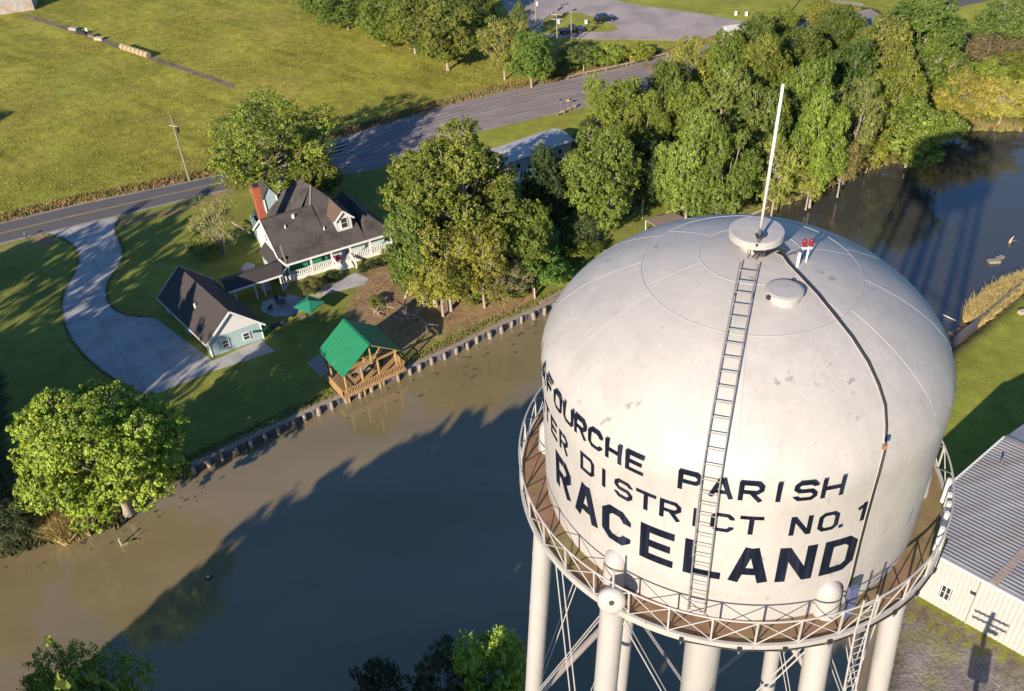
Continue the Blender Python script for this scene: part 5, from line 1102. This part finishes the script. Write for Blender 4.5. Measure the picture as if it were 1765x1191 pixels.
# painted letters: stroke glyphs bent round the shell
T = .20
def glyph(ch, w_):
    t = T/2; x0, x1, y0, y1, m_ = t, w_-t, t, 1-t, .5; c = .14
    rr = lambda: [(x0+c, y1), (x1-c, y1), (x1, y1-c), (x1, y0+c), (x1-c, y0), (x0+c, y0), (x0, y0+c), (x0, y1-c), (x0+c, y1)]
    bowl = [(x0, y1), (x1-c, y1), (x1, y1-c), (x1, m_+c-.04), (x1-c, m_-.04), (x0, m_-.04)]
    return {'L': [[(x0, 1), (x0, y0)], [(0, y0), (w_, y0)]],
            'A': [[(t*.8, 0), (w_/2-.03, 1)], [(w_-t*.8, 0), (w_/2+.03, 1)], [(w_*.24, .32), (w_*.76, .32)]],
            'F': [[(x0, 0), (x0, 1)], [(0, y1), (w_, y1)], [(0, m_), (w_*.82, m_)]],
            'O': [rr()], 'U': [[(x0, 1), (x0, y0+c), (x0+c, y0), (x1-c, y0), (x1, y0+c), (x1, 1)]],
            'R': [[(x0, 0), (x0, 1)], bowl, [(w_*.5, m_-.04), (x1+.01, 0)]],
            'P': [[(x0, 0), (x0, 1)], bowl],
            'C': [[(x1, y1-.22), (x1, y1-c), (x1-c, y1), (x0+c, y1), (x0, y1-c), (x0, y0+c), (x0+c, y0), (x1-c, y0), (x1, y0+c), (x1, y0+.22)]],
            'H': [[(x0, 0), (x0, 1)], [(x1, 0), (x1, 1)], [(x0, m_), (x1, m_)]],
            'E': [[(x0, 0), (x0, 1)], [(0, y1), (w_, y1)], [(0, m_), (w_*.9, m_)], [(0, y0), (w_, y0)]],
            'I': [[(w_/2, 0), (w_/2, 1)]],
            'S': [[(x1, y1-.16), (x1, y1-c), (x1-c, y1), (x0+c, y1), (x0, y1-c), (x0, m_+c-.02), (x0+c, m_), (x1-c, m_), (x1, m_-c), (x1, y0+c), (x1-c, y0), (x0+c, y0), (x0, y0+c), (x0, y0+.16)]],
            'T': [[(w_/2, 0), (w_/2, 1)], [(0, y1), (w_, y1)]],
            'W': [[(t*.7, 1), (w_*.27, 0)], [(w_*.27, 0), (w_/2, .95)], [(w_/2, .95), (w_*.73, 0)], [(w_*.73, 0), (w_-t*.7, 1)]],
            'D': [[(x0, 0), (x0, 1)], [(0, y1), (x1-c, y1), (x1, y1-c), (x1, y0+c), (x1-c, y0), (0, y0)]],
            'N': [[(x0, 0), (x0, 1)], [(x1, 0), (x1, 1)], [(x0+.02, 1-.06), (x1-.02, .06)]],
            '.': [[(w_/2, 0), (w_/2, .17)]],
            '1': [[(w_/2+.05, 0), (w_/2+.05, 1)], [(w_/2-.22, .72), (w_/2+.02, .86)]]}[ch]
def letter(ch, ac, z0, h, wm, parent=tow):
    """centre azimuth ac (deg), base z0, height h, width wm metres"""
    w_ = wm/h; b = MB(); lay = 0
    for st in glyph(ch, w_):
        lay += 1; pts = np.array(st); r_ = TR+.006+.0015*lay
        # offset polyline with mitres, so one stroke is one band
        n = len(pts); closed = np.allclose(pts[0], pts[-1]); offs = []
        for i in range(n):
            ds = []
            if i > 0 or closed: d = pts[i]-pts[i-1 if i > 0 else -2]; ds.append(d/np.linalg.norm(d))
            if i < n-1 or closed: d = pts[i+1 if i < n-1 else 1]-pts[i]; ds.append(d/np.linalg.norm(d))
            nn = [np.array([-d[1], d[0]]) for d in ds]
            if len(nn) == 1: o_ = nn[0]
            else: o_ = nn[0]+nn[1]; o_ = o_/(1+nn[0]@nn[1])
            offs.append(o_*T/2)
        L_ = pts+np.array(offs); R_ = pts-np.array(offs)
        for i in range(n-1):
            k = max(1, int(np.linalg.norm(pts[i+1]-pts[i])*h/.12))
            A__ = [L_[i]+(L_[i+1]-L_[i])*s/k for s in range(k+1)]; B__ = [R_[i]+(R_[i+1]-R_[i])*s/k for s in range(k+1)]
            V = []
            for q in A__+B__:
                a = rad(ac)+((q[0]-w_/2)*h)/TR; V.append(cyl(a, r_, z0+q[1]*h))
            m2 = k+1; b.add(V, [(s, s+m2, s+m2+1, s+1) for s in range(k)])
    return b.build('painted_letter', NAVY, parent)
for ch, a in zip('RACELAND', (-158.6, -146.6, -135.2, -122.7, -110.3, -98.4, -86.6, -74.8)): letter(ch, a, 55.0, 1.41, 1.02 if ch != 'E' else 1.0)
T = .185
for ch, a, w_ in zip('LAFOURCHE', (-180.5, -174, -167.4, -160.8, -154.6, -148.9, -142.9, -136.6, -130.1), [.5]*9): letter(ch, a, 58.17, .70, .56)
for ch, a in zip('PARISH', (-115.4, -107.8, -100.8, -94.3, -87.9, -81.1)): letter(ch, a, 58.21, .68, .62)
for ch, a in zip('WATER', (-184, -177.3, -170.7, -164.2, -157.6)): letter(ch, a, 56.82, .72, .54)
for ch, a in zip('DISTRICT', (-146, -139.6, -133.1, -126.4, -119.7, -113.2, -106.6, -99.6)): letter(ch, a, 56.95, .70, .60)
for ch, a in zip('NO.1', (-87.4, -80.3, -76.6, -70.8)): letter(ch, a, 56.9, .72, .58)
# dome ladder
LAZ = rad(-110.4)
def lpt(s_, off, side):
    """point at profile station s_ (r,z), standing off the shell, sideways by side"""
    r_, z_, nr, nz = s_; p = cyl(LAZ, r_+nr*off, z_+nz*off); return p+np.array([-math.sin(LAZ), math.cos(LAZ), 0])*side
st = [(TR, z_, 1, 0) for z_ in np.linspace(53.5, 58.0, 12)]
rr_ = np.r_[np.linspace(.999, .97, 5), np.linspace(.95, .14, 34)]*TR
for i, r_ in enumerate(rr_):
    e_ = .02; dz = (zprof(min(r_+e_, TR*.9995))-zprof(r_-e_))/(min(r_+e_, TR*.9995)-(r_-e_)); n_ = np.array([-dz, 1.]); n_ /= np.linalg.norm(n_); st.append((r_, zprof(r_), n_[0], n_[1]))
LADM = mat('ladder_grey_paint', (.23, .22, .21), .6, .2, 4)
lad = tag(MB().tube([lpt(s_, .17, -.23) for s_ in st], .019, 6).tube([lpt(s_, .17, .23) for s_ in st], .019, 6).build('ladder', LADM, tow))
cum = [0]; pc = [lpt(s_, .17, 0) for s_ in st]
for i in range(1, len(pc)): cum.append(cum[-1]+np.linalg.norm(pc[i]-pc[i-1]))
S_ = np.array([s_ for s_ in st]); tt_ = np.arange(.15, cum[-1], .40)
for i, t in enumerate(tt_):
    s_ = [np.interp(t, cum, S_[:, k]) for k in range(4)]
    MB().tube([lpt(s_, .17, -.23), lpt(s_, .17, .23)], .015, 6).build('rung', LADM, lad)
    if i % 6 == 2:
        for sd_ in (-.23, .23): MB().tube([lpt(s_, .0, sd_), lpt(s_, .17, sd_)], .018, 5).build('standoff', STEELW, lad)
# top: vent, hatch, mast, lights, cable
def dome_hit(x, y):
    d = FW+RT*(x-882.5)/FPX-UP*(y-595.5)/FPX; t = 12.
    while t < 45:
        p = EYE+d*t; r_ = math.hypot(p[0]-TX, p[1]-TY)
        if r_ < TR and p[2] <= zprof(r_): return p
        t += .01
    return EYE+d*t
vt = MB().tube([(TX+.1, TY+.15, ZT-.1), (TX+.1, TY+.15, ZT+.38)], .40, 24).build('vent_neck', TANK, tow, False)
b = MB().lathe([(.001, ZT+.60), (.4, ZT+.585), (.72, ZT+.55), (.75, ZT+.53), (.75, ZT+.34), (.73, ZT+.34), (.41, ZT+.35)], (TX+.1, TY+.15), 40); b.F = [q[::-1] for q in b.F]; b.build('vent_cap', TANK, tow, False)
hp = dome_hit(1351, 508); hr_ = .47
b = MB().lathe([(hr_-.03, hp[2]-.15), (hr_-.03, hp[2]+.14)], (hp[0], hp[1]), 32); b.F = [q[::-1] for q in b.F]; ht = b.build('hatch', TANK, tow)
b = MB().lathe([(.001, hp[2]+.23), (hr_*.9, hp[2]+.20), (hr_+.03, hp[2]+.17), (hr_+.03, hp[2]+.09), (hr_-.02, hp[2]+.09)], (hp[0], hp[1]), 32); b.F = [q[::-1] for q in b.F]; b.build('hatch_lid', TANK, ht)
for a in (.9, 3.6): MB().box((hp[0]+(hr_+.05)*math.cos(a), hp[1]+(hr_+.05)*math.sin(a), hp[2]+.12), (.12, .10, .10), (math.cos(a), math.sin(a), 0), (-math.sin(a), math.cos(a), 0)).build('hatch_hinge', DARK, ht)
mp_ = dome_hit(1303, 446); top_ = EYE+(FW+RT*(1350-882.5)/FPX-UP*(145-595.5)/FPX)
d = FW+RT*(1350-882.5)/FPX-UP*(145-595.5)/FPX; t = (67.1-CAMZ)/d[2]; mt = EYE+d*t
v_ = mt-mp_; am = MB().tube([mp_-[0, 0, .1], mp_+v_*.06, mp_+v_*.20], .045, 8).build('mast_pipe', mat('dark_steel_pipe', (.10, .095, .09), .5), tow)
MB().tube([mp_+v_*.19, mp_+v_*.55, mt], [.040, .042, .036], 10).build('antenna_mast', mat('antenna_fibreglass', (.66, .65, .58), .5), tow, True)
for k in (.05, .10, .15): MB().box(mp_+v_*k+[.0, 0, 0], (.18, .18, .08)).build('mast_clamp', DARK, am)
MB().tube([mp_+[-.1, .05, 0], mp_+[.35, .25, .45], (TX+.1, TY-.25, ZT+.5)], .02, 6).build('bracket', DARK, tow)
for (dx, dy) in ((-.25, 0), (.25, .1)): MB().tube([mp_+[dx, dy, -.05], mp_+[dx, dy, .40]], .02, 6).build('grab_rail', GREY, tow)
MB().tube([mp_+[-.25, 0, .4], mp_+[.25, .1, .4]], .02, 6).build('grab_rail', GREY, tow)
lp = dome_hit(1389, 452); li = MB().tube([lp-[0, 0, .05], lp+[.02, .02, .42]], .028, 8).build('light_bracket', WHITE, tow)
for dx in (-.09, .09):
    q_ = lp+np.array([dx, .05+abs(dx)*.3, .45]); MB().tube([q_-[0, 0, .03], q_+[0, 0, .02]], .065, 12).build('lamp_base', WHITE, li)
    MB().tube([q_+[0, 0, .02], q_+[0, 0, .10], q_+[0, 0, .20], q_+[0, 0, .26]], [.058, .066, .058, .024], 12).build('beacon', RED, li, True)
MB().tube([lp+[-.12, .05, .42], lp+[.12, .05, .42]], .03, 6).build('light_arm', WHITE, li)
p = dome_hit(1374, 460); MB().tube([p-[0, 0, .05], p+[.03, .05, .42]], .045, 10).build('conduit_stub', WHITE, tow)
cab_px = [(1340, 437), (1352, 443), (1360, 455), (1382, 478), (1410, 508), (1440, 545), (1470, 583), (1497, 625), (1515, 665), (1526, 700), (1528, 735), (1526, 775)]
cp_ = [dome_hit(*q)+[0, 0, .035] for q in cab_px]
def cyl_hit(x, y):
    d = FW+RT*(x-882.5)/FPX-UP*(y-595.5)/FPX; o = EYE; a = d[0]**2+d[1]**2; ox, oy = o[0]-TX, o[1]-TY; b_ = ox*d[0]+oy*d[1]; c_ = ox*ox+oy*oy-(TR+.035)**2; t = (-b_-math.sqrt(b_*b_-a*c_))/a; return o+t*d
cp_ += [cyl_hit(*q) for q in [(1516, 815), (1506, 850), (1495, 890), (1482, 940), (1470, 990), (1458, 1030)]]
MB().tube(cp_, .032, 6).build('black_cable', ROPE, tow, True)
off = np.array([-.07, -.03, .01]); MB().tube([q+off for q in cp_], .014, 6).build('conduit', STEELW, tow, True)
cv = [mp_+[.1, .05, .05], dome_hit(1318, 446)+[0, 0, .08], dome_hit(1330, 440)+[0, 0, .1], cp_[0]+[0, 0, .1], cp_[1]+[0, 0, .06]]
for k in range(4): MB().tube([q+[0, .03*k*math.sin(i), .03*k] for i, q in enumerate(cv)], .018, 5).build('black_cable', ROPE, tow)
q0 = cp_[1]; MB().tube([q0, dome_hit(1370, 446)+[0, 0, .2], dome_hit(1385, 448)+[0, 0, .1], lp+[0, 0, .05]], .014, 5).build('black_cable', ROPE, tow)
MB().box(cyl_hit(1525, 770), (.10, .08, .14)).build('junction_box', mat('rusty_box', (.30, .14, .07), .8), tow)
# riser ladder outside the front right leg
la0 = math.atan2(-5.9, 2.9)
d = FW+RT*(1447-882.5)/FPX-UP*(1110-595.5)/FPX; t = (52.0-CAMZ)/d[2]; p = EYE+d*t; LB = math.atan2(p[1]-TY, p[0]-TX); RB_ = math.hypot(p[0]-TX, p[1]-TY)
RB_ = max(RB_, 7.0); sid = np.array([-math.sin(LB), math.cos(LB), 0])
def lb(z, s_): return cyl(LB, 7.02+(53.5-z)*SPL if z < 53.5 else 7.02, z)+sid*s_
ld2 = MB().tube([lb(2, -.22), lb(53.5, -.22), lb(54.9, -.22)], .03, 6).tube([lb(2, .22), lb(53.5, .22), lb(54.9, .22)], .03, 6).build('leg_ladder', STEELW, tow)
for i, z_ in enumerate(np.arange(30, 54.7, .3)): MB().tube([lb(z_, -.22), lb(z_, .22)], .017, 5).build('rung', STEELW, ld2)
q_ = cyl(LB, 6.4, ZD+.65); MB().box(q_, (.30, .12, 1.3), sid, (math.cos(LB), math.sin(LB), 0)).build('equipment_box', mat('blue_grey_box', (.10, .12, .22), .5), tow)
# drum dish on the rail at the front left leg
def plane_pt(x, y, z): d = FW+RT*(x-882.5)/FPX-UP*(y-595.5)/FPX; return EYE+d*((z-CAMZ)/d[2])
c_ = plane_pt(1054, 1031, 53.9); n_ = EYE-c_; n_ = n_*[1, 1, .35]; n_ /= np.linalg.norm(n_)
a_ = math.atan2(c_[1]-TY, c_[0]-TX); dsh = MB().tube([c_, c_+n_*.16, c_+n_*.24, c_+n_*.27], [.40, .41, .38, .24], 28).build('dish_antenna', LEGM, tow, True)
MB().tube([c_+n_*.27, c_+n_*.31], .07, 10).build('dish_hub', DARK, dsh); MB().tube([cyl(a_, RD+.05, ZD-.3), cyl(a_, RD+.05, ZD+1.75)], .035, 8).build('mount_pipe', STEELW, tow)
MB().tube([c_, cyl(a_, RD+.05, ZD+.6)], .04, 6).build('mount_arm', GREY, tow)
# panel antennas on the right side of the rail
for i, (x, y) in enumerate([(1604, 868), (1612, 885), (1620, 905), (1610, 930), (1602, 845)]):
    q_ = plane_pt(x, y, ZD+.5); a = math.atan2(q_[1]-TY, q_[0]-TX); q_ = cyl(a, RD-.12, ZD+.1)
    MB().tube([q_, q_+[0, 0, 1.0]], .075, 10).build('panel_antenna', WHITE, tow); MB().tube([q_+[0, 0, .2], cyl(a+.03, RD, ZD+.2)], .02, 5).build('antenna_bracket', DARK, tow)

# ------------------------------------------------------------------ small natural litter
def scatter_flat(name, polys, n, m, r0, r1, z, lab, cat, seed):
    r = np.random.default_rng(seed); b = MB()
    for poly in polys:
        wp = world_poly(poly, z); lo_, hi_ = wp.min(0), wp.max(0); q = r.uniform(lo_, hi_, (n*3, 2)); q = q[inpoly(q, wp)][:n]
        for p in q:
            k = 6; rr = r.uniform(r0, r1)*(r.random()**1.5+.25); st_ = r.uniform(1, 2.6); a0 = r.uniform(-.3, .3)+.55; pts = []
            for j in range(k):
                t = 6.283*j/k; e_ = rr*r.uniform(.6, 1.2); x_, y_ = e_*math.cos(t)*st_, e_*math.sin(t); pts.append((p[0]+x_*math.cos(a0)-y_*math.sin(a0), p[1]+x_*math.sin(a0)+y_*math.cos(a0), z+r.uniform(.004, .012)))
            b.add(pts, [tuple(range(k))])
    return tag(b.build(name, m), lab, cat, kind='stuff')
scatter_flat('floating_weed', [[(560, 700), (760, 610), (860, 570), (930, 540), (930, 600), (860, 640), (700, 690), (640, 740), (590, 740)], [(0, 960), (200, 900), (330, 830), (420, 790), (300, 900), (0, 1010)]], 90, mat('waterweed', (.07, .07, .03), .8), .06, .26, -1, 'dark floating weed drifting in front of the bulkhead', 'water weed', 31)
scatter_flat('leaf_litter', [[(640, 500), (720, 470), (860, 470), (925, 510), (840, 550), (700, 610), (640, 590)]], 420, mat('dry_leaves', (.36, .25, .13), .9, .4, 2), .05, .16, .01, 'dry leaves and twigs scattered under the yard trees', 'leaf litter', 33)
def edge_tufts(px, n, seed, lab, off=.12):
    P_ = smooth_line(world_poly(px), n, 1); r = np.random.default_rng(seed); q = np.repeat(P_, 3, axis=0)+r.normal(0, off, (n*3, 2))
    tufts('edge_grass', np.column_stack([q, np.full(len(q), .0)]), .16, .10, mat('edge_grass_blades', (.20, .21, .045), .9, .4, 1), 3, lab, 'grass', seed)
edge_tufts(dl, 420, 41, 'ragged grass along the left edge of the driveway'); edge_tufts(dr, 360, 42, 'ragged grass along the right edge of the driveway')
q = bpth-nrm*.9; q = np.repeat(q, 22, axis=0)+RNG.normal(0, .35, (len(q)*22, 2)); tufts('bank_grass', np.column_stack([q, np.full(len(q), .02)]), .30, .14, mat('edge_grass_blades'), 3, 'uneven grass along the top of the timber bulkhead', 'grass', 43)
for k_, u_ in enumerate((-3.0, 4.5, 12.0)): MB().beam(P3((Frame(G2(1583, 1028.7), ang_u(-46.5), 0))(u_, -.06, 0)[:2], .1), P3((Frame(G2(1583, 1028.7), ang_u(-46.5), 0))(u_, -.06, 0)[:2], 6.6), .12, .1).build('downpipe', METALW, bd)
